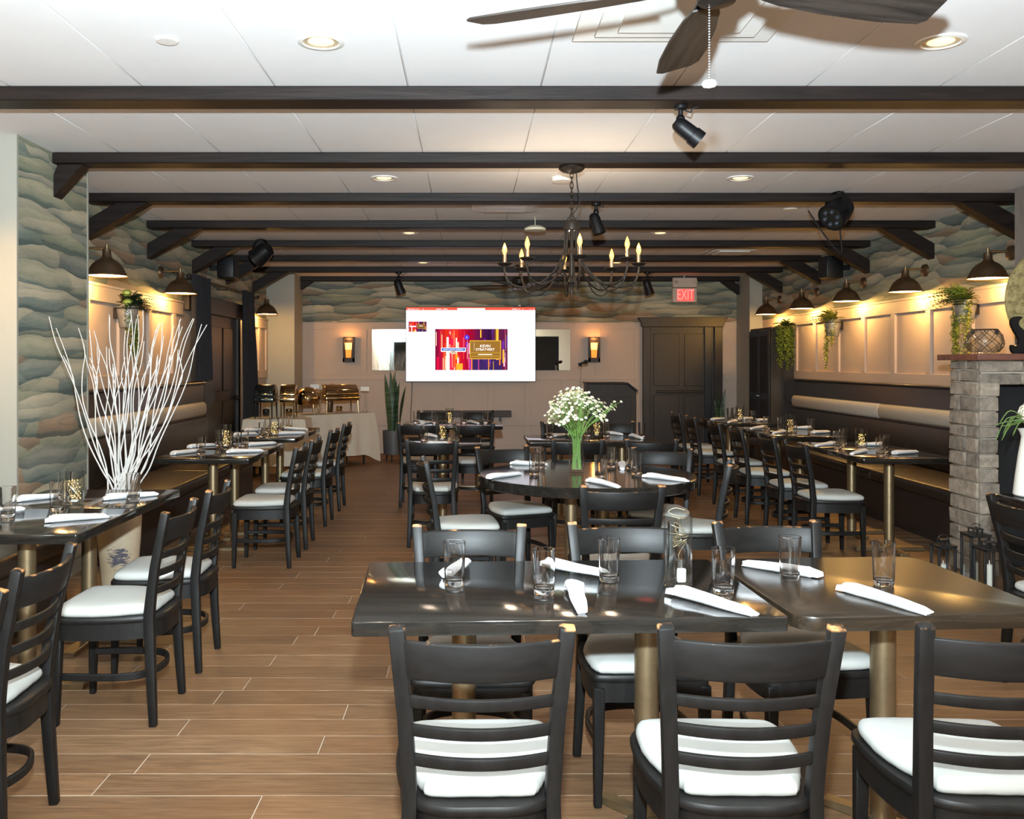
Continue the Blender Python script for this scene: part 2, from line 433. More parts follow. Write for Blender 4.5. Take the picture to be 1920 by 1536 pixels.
# ceiling: panels laid between the beams
ce = structure(MB().box(LW-.1, RW+.1, FW-.1, BW+.1, CH+.012, CH+.1).build('ceiling', 'ceiling_gap'))
BEAM_Y = [4.58+1.445*i for i in range(8)]
ys = [FW, -1.2, .245, 1.69, 3.135]+[b+.08 for b in BEAM_Y]+[BW]
xs = [LW]+[-.308+.667*k for k in range(-4, 8)]+[RW]
pm = {}
for j in range(len(ys)-1):
    for i in range(len(xs)-1):
        w, d = xs[i+1]-xs[i]-.0045, ys[j+1]-ys[j]-.004
        k = (round(w, 3), round(d, 3))
        if k not in pm: pm[k] = MB().box(0, w, 0, d, 0, .012).mesh('panel', 'ceiling', .002)
        link('panel', pm[k], ce, (xs[i]+.0022, ys[j]+.002, CH))

PANEL0, PANEL1, PAPER = 1.365, 2.0, 2.14
# left wall
wl = structure(MB().box(LW-.15, LW, FW, BW+.15, 0, CH+.1).build('wall_left', 'paint'))
MB().box(LW, LW+.004, 6.62, 14.2, PAPER, CH).build('wallpaper', 'wallpaper', wl)
def wains(parent, xw, sgn, y0, y1, battens):
    t = .028*sgn
    a, b = sorted((xw, xw+t))
    MB().box(a, b, y0, y1, PANEL1, PAPER).build('rail', 'paint', parent, .002)
    MB().box(a, b, y0, y1, 1.25, PANEL0).build('rail', 'paint', parent, .002)
    a2, b2 = sorted((xw, xw+.04*sgn))
    MB().box(a2, b2, y0, y1, PAPER-.012, PAPER+.012).build('cap_moulding', 'paint', parent, .003)
    for yb in battens:
        MB().box(a, b, yb-.045, yb+.045, PANEL0, PANEL1).build('batten', 'paint', parent, .002)
wains(wl, LW, 1, 6.62, 10.0, [6.68, 7.5, 8.22, 8.97, 9.71])
wains(wl, LW, 1, 13.0, 14.2, [13.1, 13.65, 14.15])
# pier on the left, papered on its side
structure(MB().box(LW, -2.76, 5.56, 6.6, 0, CH).build('wall_pier', 'paint_light'))
pier = bpy.data.objects['wall_pier']
MB().box(-2.76, -2.756, 5.57, 6.58, .1, CH).build('wallpaper', 'wallpaper', pier)
MB().box(-2.768, -2.752, 5.552, 5.572, 0, CH).build('corner_bead', 'paint_light', pier)
MB().box(-2.768, -2.752, 6.58, 6.602, 0, CH).build('corner_bead', 'paint_light', pier)
# right wall
wr = structure(MB().box(RW, RW+.15, FW, BW+.15, 0, CH+.1).build('wall_right', 'paint'))
MB().box(RW-.004, RW, 6.6, 14.2, PAPER, CH).build('wallpaper', 'wallpaper', wr)
wains(wr, RW, -1, 6.7, 12.75, [6.85, 7.57, 8.28, 9.03, 9.78, 10.52, 11.26, 12.0, 12.7])
# back wall with its two corner piers
wb = structure(MB().box(LW-.15, RW+.15, BW, BW+.15, 0, CH+.1).build('wall_back', 'paint'))
MB().box(-2.72, 4.36, BW-.004, BW, PAPER, CH).build('wallpaper', 'wallpaper', wb)
for z0, z1 in ((.45, .54), (1.2, 1.29), (2.02, 2.13)):
    MB().box(-2.72, 2.78, BW-.014, BW, z0, z1).build('rail', 'paint', wb, .002)
    MB().box(4.14, 4.36, BW-.014, BW, z0, z1).build('rail', 'paint', wb, .002)
for xb in (-2.68, -1.72, -1.25, -.3, .35, .95, 1.55, 2.1, 2.74):
    MB().box(xb-.045, xb+.045, BW-.011, BW, .1, 2.02).build('batten', 'paint', wb, .002)
structure(MB().box(-2.72, 2.8, BW-.02, BW, 0, .12).build('baseboard_back', 'paint', None, .003))
structure(MB().box(LW, -2.72, 14.2, BW, 0, CH).build('wall_corner_left', 'paint_light'))
structure(MB().box(4.36, RW, 14.2, BW, 0, CH).build('wall_corner_right', 'paint_light'))
# wall behind the camera, seen only in the mirror
wf = structure(MB().box(LW-.15, -2.65, FW-.15, FW, 0, CH+.1).box(-1.4, 2.0, FW-.15, FW, 0, CH+.1).box(3.15, RW+.15, FW-.15, FW, 0, CH+.1)
               .box(-2.65, -1.4, FW-.15, FW, 2.2, CH+.1).box(2.0, 3.15, FW-.15, FW, 2.4, CH+.1).build('wall_front', 'rear_paint'))
structure(MB().box(-2.78, -2.64, FW, FW+.03, 0, 2.2).box(-1.42, -1.28, FW, FW+.03, 0, 2.2).box(-2.86, -1.2, FW, FW+.05, 2.2, 2.34).build('trim_1', 'frame_blue', None, .003))
structure(MB().box(-3.2, -1, FW-1.6, FW-1.5, 0, CH).box(1.9, 3.3, FW-1.6, FW-1.5, 0, CH).build('wall_beyond', 'door_wood'))

# ------------------------------------------------------------------ ceiling beams with braces
ordn = ['first', 'second', 'third', 'fourth', 'fifth', 'sixth', 'seventh', 'eighth']
desc = ['nearest dark ceiling beam, full width, with a spotlight under it', 'second dark ceiling beam, carrying the chandelier, brace on the papered pier',
        'third dark ceiling beam, carrying a lamp can and a spotlight', 'fourth dark ceiling beam from the front, bare, braced at both walls',
        'fifth dark ceiling beam from the front, theatre lamp by its left brace', 'sixth dark ceiling beam from the front, just beyond the theatre lamp',
        'seventh dark ceiling beam from the front, small spotlights below it', 'rearmost dark ceiling beam lying against the papered back wall']
for i, y in enumerate(BEAM_Y):
    x0, x1 = (LW, RW) if i != 1 else (-2.76, RW)
    if i == 7: x0, x1 = -2.72, 4.36
    b = MB().box(x0+.005, x1-.005, y, y+.165, CH-.074, CH).build('ceiling_beam', 'beam', None, .006)
    tag(b, desc[i], 'beam', 'dark ceiling beams')
    zt = CH-.074
    def brace(xw, s, w=.52, dz=.30, w2=.26):
        poly = [(xw, zt-dz), (xw+s*w, zt), (xw+s*w2, zt), (xw, zt-dz+.15)]
        MB().prism(poly, y+.02, y+.145, 'y').build('brace', 'beam', b, .004)
    if i == 1: brace(-2.755, 1, .19, .22, .03)
    if 2 <= i <= 6: brace(LW+.005, 1); brace(RW-.005, -1)
    if i == 7: brace(-2.715, 1, .2, .14, .05); brace(4.355, -1, .3, .22, .1)

# ------------------------------------------------------------------ recessed lights, detectors, vents
for j, y in enumerate((-1.2, .9, 3.95, 6.87, 9.76, 12.66)):
    for s, x in (('left', -.642), ('right', 2.04)):
        if y > 1:
            t = thing('recessed_light', '%s recessed ceiling light with white ring on the %s side' % (('', '', 'nearest', 'second', 'third', 'rearmost')[j], s), 'light', (x, y, CH), 0, 'recessed ceiling lights')
            MB().loft([[(r*math.cos(2*PI*k/28), r*math.sin(2*PI*k/28), z) for k in range(28)] for r, z in ((.102, 0), (.100, -.006), (.080, -.009), (.076, -.004))], False).build('trim_ring', 'white_trim', t)
            MB().loft([[(r*math.cos(2*PI*k/24), r*math.sin(2*PI*k/24), z) for k in range(24)] for r, z in ((.078, -.005), (.054, -.0015))], False).build('reflector', 'reflector', t)
            MB().lathe([(.056, -.002), (.048, -.0055), (.001, -.007)], 24, cap=False).build('lens', 'can_light', t)
        light('downlight', 'SPOT', (x, y, CH-.03), 10, SOFT, .06, (0, 0, 0), spot_size=R(150), spot_blend=.9)
def disc_thing(name, label, cat, loc, r, h):
    return tag(MB().lathe([(r*.98, 0), (r, -h*.3), (r*.9, -h), (.001, -h*1.05)], 24, cap=False).build(name, 'white_trim', None, loc=loc), label, cat)
disc_thing('ceiling_cover', 'small white round cover plate on the near ceiling', 'cover', (-1.30, 3.93, CH), .048, .01)
disc_thing('smoke_detector', 'white round detector on ceiling beside the chandelier chain', 'detector', (.70, 6.86, CH), .085, .03)
disc_thing('sprinkler_cover', 'white round sprinkler cover on ceiling behind the third beam', 'cover', (-1.42, 8.1, CH), .06, .008)
disc_thing('sprinkler_cover', 'white round sprinkler cover on ceiling above the lamp can', 'cover', (2.9, 8.25, CH), .06, .008)
def vent(label, x, y, s):
    t = thing('ceiling_vent', label, 'vent', (x, y, CH))
    for k, (a, z) in enumerate(((1, 0), (.8, -.012), (.6, -.024))):
        w = s/2*a
        MB().box(-w, w, -w, w, z-.012, z).build('vent_plate', 'white_trim', t, .003)
vent('large white stepped air vent behind the fan blade', .86, 3.50, .84)
vent('white ceiling vent above the chandelier arms', .32, 8.05, .6)
vent('white ceiling vent near the papered wall at the back', 3.25, 11.35, .62)
p = thing('hanging_disc', 'flat cream disc hanging on a wire beside the chandelier', 'lamp', (.63, 8.75, 0))
MB().lathe([(.001, 2.792), (.06, 2.79), (.105, 2.765), (.10, 2.745), (.001, 2.74)], 20, cap=False).build('disc', 'cream', p)
MB().cyl((0, 0, 2.79), (0, 0, CH), .003, 6).build('cord', 'cream', p)

# ------------------------------------------------------------------ ceiling fans
def make_fan(label, loc, rz):
    t = thing('ceiling_fan', label, 'fan', loc, rz, 'ceiling fans')
    MB().lathe([(.07, CH), (.075, CH-.02), (.04, CH-.07), (.012, CH-.08)], 20, cap=True).build('canopy', 'bronze', t)
    MB().cyl((0, 0, CH-.07), (0, 0, 2.68), .013, 10).build('down_rod', 'bronze', t)
    MB().lathe([(.02, 2.70), (.09, 2.69), (.12, 2.66), (.12, 2.60), (.09, 2.57), (.06, 2.555), (.055, 2.53), (.001, 2.52)], 24, cap=False).build('motor', 'iron', t)
    pts = [(.17, -.042), (.24, -.060), (.40, -.078), (.60, -.086), (.715, -.080), (.752, -.055), (.766, .052)]
    out = [(x, yy) for x, yy in pts]+[(.745, .076), (.60, .086), (.40, .078), (.24, .060), (.17, .042)]
    bm = MB().prism(out, 2.575, 2.583).mesh('blade', 'blade', .002)
    br = MB().sweep([(.08, 0, 2.60), (.14, 0, 2.592), (.20, 0, 2.587), (.27, 0, 2.586)], [.03, .05, .07, .05], .006, (0, 1, 0)).mesh('blade_bracket', 'iron')
    for k in range(5):
        a = 2*PI*k/5
        b = link('blade', bm, t); b.matrix_local = Matrix.Translation((0, 0, 2.579)) @ Matrix.Rotation(a, 4, 'Z') @ Matrix.Rotation(R(-13), 4, 'X') @ Matrix.Translation((0, 0, -2.579))
        c = link('blade_bracket', br, b)
    return t
FAN = make_fan('dark ceiling fan with wooden blades above the front tables', (.72, 2.66, 0), 86)
pc = MB(); zz = 2.53
for k in range(28): pc.ball((.003, .02, 2.525-.0079*k), .0032, 6, 4)
pc.build('pull_chain', 'steel', FAN)
MB().lathe([(.001, .012), (.018, .008), (.022, 0), (.018, -.008), (.001, -.012)], 16, cap=False).build('chain_pull', 'white_trim', FAN, loc=(.003, .02, 2.293))
dup(FAN, (.72, 13.0, 0), 20, 'dark ceiling fan far off near the back wall, behind the chandelier')

# ------------------------------------------------------------------ stage lamps under the beams
def spot_lamp(label, loc, rz, tilt=35, s=1.0):
    t = thing('spotlight', label, 'spotlight', loc, rz, 'small black spotlights under the beams')
    MB().lathe([(.035*s, 0), (.035*s, -.015*s), (.012*s, -.02*s), (.012*s, -.055*s)], 14).build('mount', 'stage_black', t)
    MB().ball((0, 0, -.065*s), .024*s, 10, 6).build('joint', 'stage_black', t)
    a = R(tilt); d = Vector((math.cos(a), 0, -math.sin(a))); p0 = Vector((-.02*s, 0, -.085*s))
    pts = [p0-d*.012*s, p0, p0+d*.03*s, p0+d*.10*s, p0+d*.102*s, p0+d*.15*s]
    MB().tube(pts, [.022*s, .034*s, .042*s, .044*s, .049*s, .050*s], 16).build('lamp_head', 'stage_black', t)
    MB().tube([p0+d*.150*s, p0+d*.1515*s], [.042*s, .042*s], 14).build('lens', 'dark_chrome', t)
    MB().tube(cat_rom([(0, 0, -.01), (.05*s, 0, -.03*s), (.06*s, 0, -.012*s), (.09*s, 0, -.001)], 5), .0035, 6).build('cable', 'matt_black', t)
    return t
zb = CH-.074
spot_lamp('black spotlight tilted to the right under the nearest beam', (1.085, 4.69, zb), 0, 38, 1.0)
spot_lamp('black spotlight pointing steeply down beside the chandelier hook', (1.05, 7.56, zb), -25, 72, 1.1)
spot_lamp('black spotlight pointing down above the left of the screen', (-1.03, 13.33, zb), 20, 70, 1.4)
spot_lamp('black spotlight hidden behind the rightmost chandelier candle', (2.6, 13.33, zb), 30, 70, 1.4)
def par_can(label, loc, rz):
    t = thing('stage_lamp', label, 'stage lamp', loc, rz, 'round black stage lamps')
    MB().sweep(cat_rom([(0, -.12, -.10), (0, -.125, -.02), (0, -.05, .06), (0, .05, .06), (0, .125, -.02), (0, .12, -.10)], 4), .03, .008, (1, 0, 0)).build('yoke', 'stage_black', t)
    for s in (-1, 1): MB().cyl((0, s*.112, -.10), (0, s*.15, -.10), .018, 10).build('knob', 'stage_black', t)
    d = Vector((-.80, -.15, -.58)).normalized(); c = Vector((0, 0, -.10))
    MB().tube([c-d*.13, c-d*.11, c-d*.02, c+d*.07, c+d*.09], [.05, .085, .108, .112, .118], 20).build('can', 'stage_black', t)
    MB().tube([c+d*.088, c+d*.0915], [.10, .10], 20).build('lens', 'dark_chrome', t)
    for k in range(6):
        a = k*PI/3; u = d.cross(Vector((0, 0, 1))).normalized(); w = d.cross(u)
        q = c+d*.0935+(u*math.cos(a)+w*math.sin(a))*.06
        MB().ball(q, .022, 8, 5).build('led_lens', 'lens_dark', t)
    return t
P1 = par_can('round black stage lamp hanging at the third beam over the booths', (2.99, 7.42, 2.80), 20)
MB().tube(cat_rom([(.06, .05, -.15), (.09, .06, -.3), (.08, .05, -.42), (.07, .2, -.28), (.05, .4, -.02)], 6), .006, 6).build('cable', 'matt_black', P1)
par_can('round black stage lamp on the fifth beam above the curtains', (-2.34, 10.28, 2.80), -30)
def wall_speaker(label, loc, rz):
    t = thing('wall_speaker', label, 'speaker', loc, rz, 'black wall speakers')
    MB().box(-.13, .13, -.10, .10, -.13, .13).build('cabinet', 'stage_black', t, .012, 2)
    MB().box(-.115, .115, -.108, -.10, -.115, .115).build('grille', 'matt_black', t, .003)
    MB().box(-.03, .03, .10, .22, -.03, .03).build('bracket', 'stage_black', t)
    return t
wall_speaker('black wall speaker among the braces above the left curtain', (LW+.225, 11.1, 2.63), 90)
wall_speaker('black wall speaker among the braces above the wall lamps', (RW-.225, 10.95, 2.62), -90)

# ------------------------------------------------------------------ barn wall lamps
def barn_lamp(label, y, side):
    xw, s = (LW, 1) if side == 'l' else (RW, -1)
    t = thing('wall_lamp', label, 'wall lamp', (xw, y, 0), 0, 'bronze barn lamps along the walls')
    MB().tube([(0, 0, 2.40), (s*.03, 0, 2.40), (s*.04, 0, 2.40)], [.065, .06, .03], 18).build('wall_plate', 'bronze', t)
    MB().tube([(s*.03, 0, 2.415), (s*.215, 0, 2.415)], .008, 8).build('arm', 'brass', t)
    cx = s*.21
    MB().lathe([(.001, 2.45), (.011, 2.445), (.013, 2.40)], 12, (cx, 0, 0), False).build('finial', 'brass', t)
    pr = [(.02, 2.405), (.033, 2.40), (.036, 2.345), (.050, 2.325), (.085, 2.305), (.115, 2.275), (.135, 2.24), (.148, 2.21), (.165, 2.183), (.162, 2.183), (.144, 2.21), (.131, 2.238), (.11, 2.27), (.08, 2.298), (.05, 2.318), (.03, 2.33)]
    MB().lathe(pr, 28, (cx, 0, 0), True).build('shade', 'bronze', t)
    MB().lathe([(.001, 2.186), (.11, 2.188), (.156, 2.19)], 24, (cx, 0, 0), False).build('diffuser', 'lamp_glow', t)
    light('wall_lamp_bulb', 'POINT', (xw+s*.19, y, 2.16), 15, (1, .54, .13), .03)
for y, d in ((7.43, 'bronze barn lamp beside the papered pier, nearest of the left wall'), (9.32, 'bronze barn lamp beside the dark curtain and hanging basket'), (13.3, 'bronze barn lamp beyond the curtains in the left corner')):
    barn_lamp(d, y, 'l')
barn_lamp('bronze barn lamp left of the frame lighting the pier', 4.72, 'l')
for y, d in ((7.66, 'bronze barn lamp partly behind the round gold disc'), (9.11, 'bronze barn lamp second from the fireplace on the booth wall'), (10.53, 'bronze barn lamp in the middle of the booth wall row'),
             (11.95, 'bronze barn lamp fourth from the fireplace above a planter'), (13.38, 'bronze barn lamp farthest from the fireplace above the cupboard')):
    barn_lamp(d, y, 'r')

# ------------------------------------------------------------------ chandelier
ch = thing('chandelier', 'dark iron chandelier with eight candle bulbs hanging on a chain', 'chandelier', (.687, 6.13, 0))
MB().lathe([(.085, CH-.076), (.088, CH-.09), (.07, CH-.105), (.03, CH-.118), (.01, CH-.125)], 20).build('canopy', 'iron', ch)
for k in range(9):
    z = 2.74-.035*k; a = (k % 2)*PI/2
    MB().tube([(.011*math.cos(u)*math.cos(a), .011*math.cos(u)*math.sin(a), z+.025*math.sin(u)) for u in [2*PI*i/12 for i in range(12)]], .0032, 6, True).build('chain_link', 'iron', ch)
MB().tube(cat_rom([(.03, 0, 2.755), (.04, 0, 2.66), (.055, 0, 2.58), (.04, 0, 2.52), (.0, 0, 2.47)], 6), .004, 6).build('cord', 'matt_black', ch)
MB().tube([(.0+.03*math.cos(u), 0, 2.462+.028*math.sin(u)-.03) for u in [2*PI*i/16 for i in range(16)]], .004, 6, True).build('loop', 'iron', ch)
MB().lathe([(.02, 2.43), (.05, 2.42), (.054, 2.41), (.054, 2.37), (.048, 2.365)], 20).build('hub_collar', 'iron', ch)
MB().cyl((0, 0, 2.37), (0, 0, 2.03), .011, 10).build('stem', 'iron', ch)
MB().lathe([(.012, 2.06), (.024, 2.04), (.03, 2.02), (.012, 2.0), (.008, 1.96), (.001, 1.895)], 14).build('finial', 'iron', ch)
arm_pts = cat_rom([(.042, 0, 2.40), (.045, 0, 2.30), (.06, 0, 2.20), (.12, 0, 2.09), (.22, 0, 2.01), (.33, 0, 1.985), (.42, 0, 2.02), (.45, 0, 2.09), (.45, 0, 2.14)], 5)
arm_me = MB().tube(arm_pts, .0068, 8).mesh('arm', 'iron')
scr_me = MB().tube(cat_rom([(.045, 0, 2.05), (.10, 0, 2.085), (.17, 0, 2.04), (.24, 0, 1.965), (.33, 0, 1.945), (.41, 0, 1.985), (.445, 0, 2.06)], 5), .0042, 6).mesh('scroll', 'iron')
pan_me = MB().lathe([(.001, 2.125), (.03, 2.13), (.052, 2.145), (.05, 2.149), (.02, 2.137)], 18, (.45, 0, 0), False).mesh('drip_pan', 'iron')
can_me = MB().cyl((.45, 0, 2.13), (.45, 0, 2.205), .0125, 12).mesh('candle_sleeve', 'brass')
bul_me = MB().lathe([(.008, 2.205), (.014, 2.222), (.0165, 2.235), (.012, 2.256), (.005, 2.275), (.001, 2.284)], 12, (.45, 0, 0)).mesh('bulb', 'bulb')
for k in range(8):
    a = -PI/2+k*PI/4
    ar = link('arm', arm_me, ch, rot=(0, 0, a)); link('scroll', scr_me, ar); link('drip_pan', pan_me, ch, rot=(0, 0, a)); link('candle_sleeve', can_me, ch, rot=(0, 0, a)); link('bulb', bul_me, ch, rot=(0, 0, a))
    if k % 2 == 0:
        light('candle_glow', 'POINT', (.687+.45*math.cos(a), 6.13+.45*math.sin(a), 2.27), 3.6, (1, .78, .55), .03)

# ------------------------------------------------------------------ chairs
def outline(half, n=5):
    pts = [(x, y) for x, y in half]+[(-x, y) for x, y in reversed(half[1:-1])]
    return [(p.x, p.y) for p in cat_rom([(a, b, 0) for a, b in pts], n, True)]
SEAT = outline([(0, -.238), (.09, -.234), (.155, -.20), (.193, -.12), (.214, 0), (.217, .10), (.207, .185), (.165, .215), (0, .22)])
PAD = outline([(0, -.192), (.115, -.19), (.14, -.165), (.165, -.10), (.195, 0), (.20, .10), (.19, .175), (.155, .202), (0, .207)])
def ring(o, k, z, jit=0): return [(x*k, y*k, z+(random.uniform(-jit, jit) if jit else 0)) for x, y in o]
def post_xy(z):
    P = [(0, .186, -.205), (.22, .176, -.192), (.45, .170, -.183), (.62, .178, -.203), (.87, .197, -.258)]
    for (a, x0, y0), (b, x1, y1) in zip(P, P[1:]):
        if z <= b: t = (z-a)/(b-a); return x0+(x1-x0)*t, y0+(y1-y0)*t
    return P[-1][1], P[-1][2]
def slat_mb(z0, z1, th, bow):
    rows = []
    N = 12
    for i in range(N+1):
        t = -1+2*i/N; ring_ = []
        for z, o in ((z0, -th/2), (z1, -th/2), (z1, th/2), (z0, th/2)):
            x, y = post_xy(z); ring_.append((t*x, y-bow*(1-t*t)+o, z))
        rows.append(ring_)
    return MB().loft(rows)
CH_ME = {}
def chair_meshes():
    for s in (-1, 1):
        zs = [0, .12, .25, .36, .45, .55, .65, .76, .872]
        pts = [(s*post_xy(z)[0], post_xy(z)[1], z) for z in zs]
        CH_ME['rear_leg%d' % s] = MB().sweep(pts, [.030, .032, .034, .036, .036, .036, .036, .037, .038], [.030, .034, .038, .042, .042, .038, .035, .033, .032], (1, 0, 0)).mesh('rear_leg', 'chair_post', .005, 2)
        CH_ME['front_leg%d' % s] = MB().sweep([(s*.184, .193, 0), (s*.178, .186, .40)], [.026, .040], [.026, .040], (1, 0, 0)).mesh('front_leg', 'chair_wood', .004)
    CH_ME['seat_frame'] = MB().loft([ring(SEAT, .95, .352), ring(SEAT, .95, .420), ring(SEAT, .985, .421), ring(SEAT, 1, .427), ring(SEAT, 1, .437), ring(SEAT, .985, .444)]).mesh('seat_frame', 'chair_wood')
    pad = [ring(PAD, .965, .444), ring(PAD, 1.0, .451), ring(PAD, 1.012, .460), ring(PAD, 1.0, .470), ring(PAD, .97, .478), ring(PAD, .915, .484), ring(PAD, .82, .488), ring(PAD, .66, .491), ring(PAD, .45, .493), ring(PAD, .2, .4935), ring(PAD, .03, .4935)]
    rp_ = random.Random(4)
    for k, r in enumerate(pad[:5]):
        for i, p in enumerate(r):
            w = 1+(.007, .008, .006, .004, .002)[k]*(math.sin(i*2.3)+.8*math.sin(i*1.31+1))*(.6+.4*math.sin(i*.21)); r[i] = (p[0]*w, p[1]*w, p[2])
    CH_ME['seat_pad'] = MB().loft(pad).mesh('seat_pad', 'vinyl', smooth=80)
    CH_ME['crest_rail'] = slat_mb(.748, .843, .020, .048).mesh('crest_rail', 'chair_crest', .006, 2)
    for k, z in enumerate((.690, .617, .544)): CH_ME['slat%d' % k] = slat_mb(z-.0155, z+.0155, .016, .042).mesh('slat', 'chair_wood', .005, 2)
    st = cat_rom([(-.168, .18, .195), (-.176, .06, .195), (-.172, -.06, .195), (-.13, -.15, .195), (0, -.19, .195), (.13, -.15, .195), (.172, -.06, .195), (.176, .06, .195), (.168, .18, .195)], 4)
    CH_ME['stretcher'] = MB().sweep(st, .016, .030, 'h').mesh('stretcher', 'chair_wood', .004)
chair_meshes()
def chair(label, x, y, rz, group, tilt=0):
    t = thing('dining_chair', label, 'chair', (x, y, 0), rz, group)
    for key, nm in (('rear_leg-1', 'rear_leg'), ('rear_leg1', 'rear_leg'), ('front_leg-1', 'front_leg'), ('front_leg1', 'front_leg'), ('seat_frame', 'seat_frame'), ('seat_pad', 'seat_pad'),
                    ('crest_rail', 'crest_rail'), ('slat0', 'slat'), ('slat1', 'slat'), ('slat2', 'slat'), ('stretcher', 'stretcher')):
        link(nm, CH_ME[key], t)
    return t
for a in (
    ('black ladder-back chair with white pad, nearest, at the front table left end', .025, 2.36, 1, 'chairs at the front tables'),
    ('black ladder-back chair with white pad, middle of the three nearest', .655, 2.365, -1, 'chairs at the front tables'),
    ('black ladder-back chair with white pad, nearest the square front table, cut by frame', 1.27, 2.37, -3, 'chairs at the front tables'),
    ('black chair facing us across the front table, behind the lone left glass', .005, 3.185, 181, 'chairs at the front tables'),
    ('black chair facing us across the front table, behind the tall clear vase', .60, 3.24, 183, 'chairs at the front tables'),
    ('black chair facing us across the front square table', 1.17, 3.26, 186, 'chairs at the front tables'),
    ('black chair seen side on at the left of the round table', -.03, 5.80, -84, 'chairs at the round table'),
    ('black chair facing us behind the round table, left of the white flowers', .33, 6.41, 201, 'chairs at the round table'),
    ('black chair facing us behind the round table, right of the white flowers', 1.305, 6.26, 165, 'chairs at the round table'),
    ('black chair with its back to us in front of the round table', .75, 4.78, 2, 'chairs at the round table'),
    ('black chair seen side on at the right of the round table', 1.36, 5.70, 74, 'chairs at the round table'),
    ('black chair with its back to us at the small table before the screen', -.30, 7.50, 0, 'chairs before the screen'),
    ('black chair with back to us at the rear table, nearer the potted plant', -.52, 9.50, 0, 'chairs before the screen'),
    ('black chair with back to us at the rear table, under the screen middle', .045, 9.50, 0, 'chairs before the screen'),
    ('black chair on the far side of the rear table, nearer the potted plant', -.45, 11.38, 180, 'chairs before the screen'),
    ('black chair on the far side of the rear table, under the screen middle', .10, 11.38, 180, 'chairs before the screen'),
    ('black chair with back to us at the table behind the white flowers', .86, 7.51, 0, 'chairs behind the round table'),
    ('black chair with back to us at the table before the dark door', 1.45, 7.51, 0, 'chairs behind the round table'),
    ('black chair facing us beyond the table behind the white flowers', .95, 9.22, 180, 'chairs behind the round table'),
    ('black chair facing us beyond that table, in front of the lectern', 1.50, 9.22, 180, 'chairs behind the round table'),
    ('sliver of a black chair cut by the left frame edge', -1.52, 2.26, 88, 'chairs along the left tables'),
    ('large black chair at the left frame edge with worn crest rail', -1.59, 2.87, 92, 'chairs along the left tables'),
    ('black chair with white pad nearest the near left table corner', -1.49, 3.90, 90, 'chairs along the left tables'),
    ('black chair with white pad beside the painted floor vase', -1.50, 4.53, 92, 'chairs along the left tables'),
    ('black chair with grey pad nearest us at the middle left table', -1.50, 6.75, 90, 'chairs along the left tables'),
    ('black chair with grey pad second at the middle left table', -1.50, 7.40, 91, 'chairs along the left tables'),
    ('black chair third in the far left row, by the tablecloth', -1.50, 8.42, 89, 'chairs along the left tables'),
    ('black chair last in the far left row, by the tablecloth', -1.50, 9.28, 90, 'chairs along the left tables'),
    ('black chair with grey pad nearest us in the booth row', 2.76, 7.03, -88, 'chairs along the booth tables'),
    ('black chair with grey pad second in the booth row', 2.75, 7.68, -90, 'chairs along the booth tables'),
    ('black chair with grey pad third in the booth row', 2.74, 8.52, -91, 'chairs along the booth tables'),
    ('black chair with grey pad fourth in the booth row', 2.76, 9.36, -90, 'chairs along the booth tables'),
    ('black chair fifth in the booth row, near the dark door', 2.76, 10.35, -90, 'chairs along the booth tables'),
    ('black chair last in the booth row, nearest the dark door', 2.76, 11.1, -89, 'chairs along the booth tables'),
    ('black chair at the table with the white jug, beside the lanterns', 2.69, 4.06, -86, 'chairs at the jug table'),
): chair(*a)

# ------------------------------------------------------------------ tables
def rrect(sx, sy, r, n=5):
    out = []
    for cx, cy, a0 in ((sx/2-r, sy/2-r, 0), (-sx/2+r, sy/2-r, 90), (-sx/2+r, -sy/2+r, 180), (sx/2-r, -sy/2+r, 270)):
        for k in range(n+1): a = R(a0+90*k/n); out.append((cx+r*math.cos(a), cy+r*math.sin(a)))
    return out
TT = .76
def table(label, x, y, rz, sx, sy, cols, r=.012, th=.042, group=None, name='dining_table', turn=0, top='table_wood'):
    t = thing(name, label, 'table', (x, y, 0), rz, group)
    MB().prism(rrect(sx, sy, r, 6 if r > .03 else 2), TT-th, TT).build('tabletop', top, t, .004, 2)
    for cx, cy in cols:
        MB().lathe([(.039, .03), (.039, TT-th-.02)], 24, (cx, cy, 0)).build('column', 'brass', t)
        MB().box(cx-.11, cx+.11, cy-.11, cy+.11, TT-th-.02, TT-th-.001).build('mounting_plate', 'matt_black', t, .002)
        b = MB().box(cx-.27, cx+.27, cy-.035, cy+.035, 0, .03).box(cx-.035, cx+.035, cy-.27, cy+.27, 0, .028)
        q_ = .72 if turn else 1
        b.v = [(cx+(vx-cx)*q_, cy+(vy-cy)*q_, vz) for vx, vy, vz in b.v]
        b.v = [(cx+(vx-cx)*math.cos(turn)-(vy-cy)*math.sin(turn), cy+(vx-cx)*math.sin(turn)+(vy-cy)*math.cos(turn), vz) for vx, vy, vz in b.v]
        b.build('base', 'brass', t, .004)
    return t
T1 = at(663, 1167, TT); T1c = (T1.x+.61*math.cos(R(2.4))-.381*math.sin(R(2.4)), T1.y+.61*math.sin(R(2.4))+.381*math.cos(R(2.4)))
table('long black table in front, with the tall clear vase', T1c[0], T1c[1], 2.4, 1.235, .762, [(-.29, 0), (.30, 0)], group='front tables', turn=R(40))
table('square black table with rounded corners, joined to the long front table', 1.292, 2.985, 3.5, .775, .775, [(.03, -.06)], r=.075, group='front tables', turn=R(40), top='table_wood_worn')
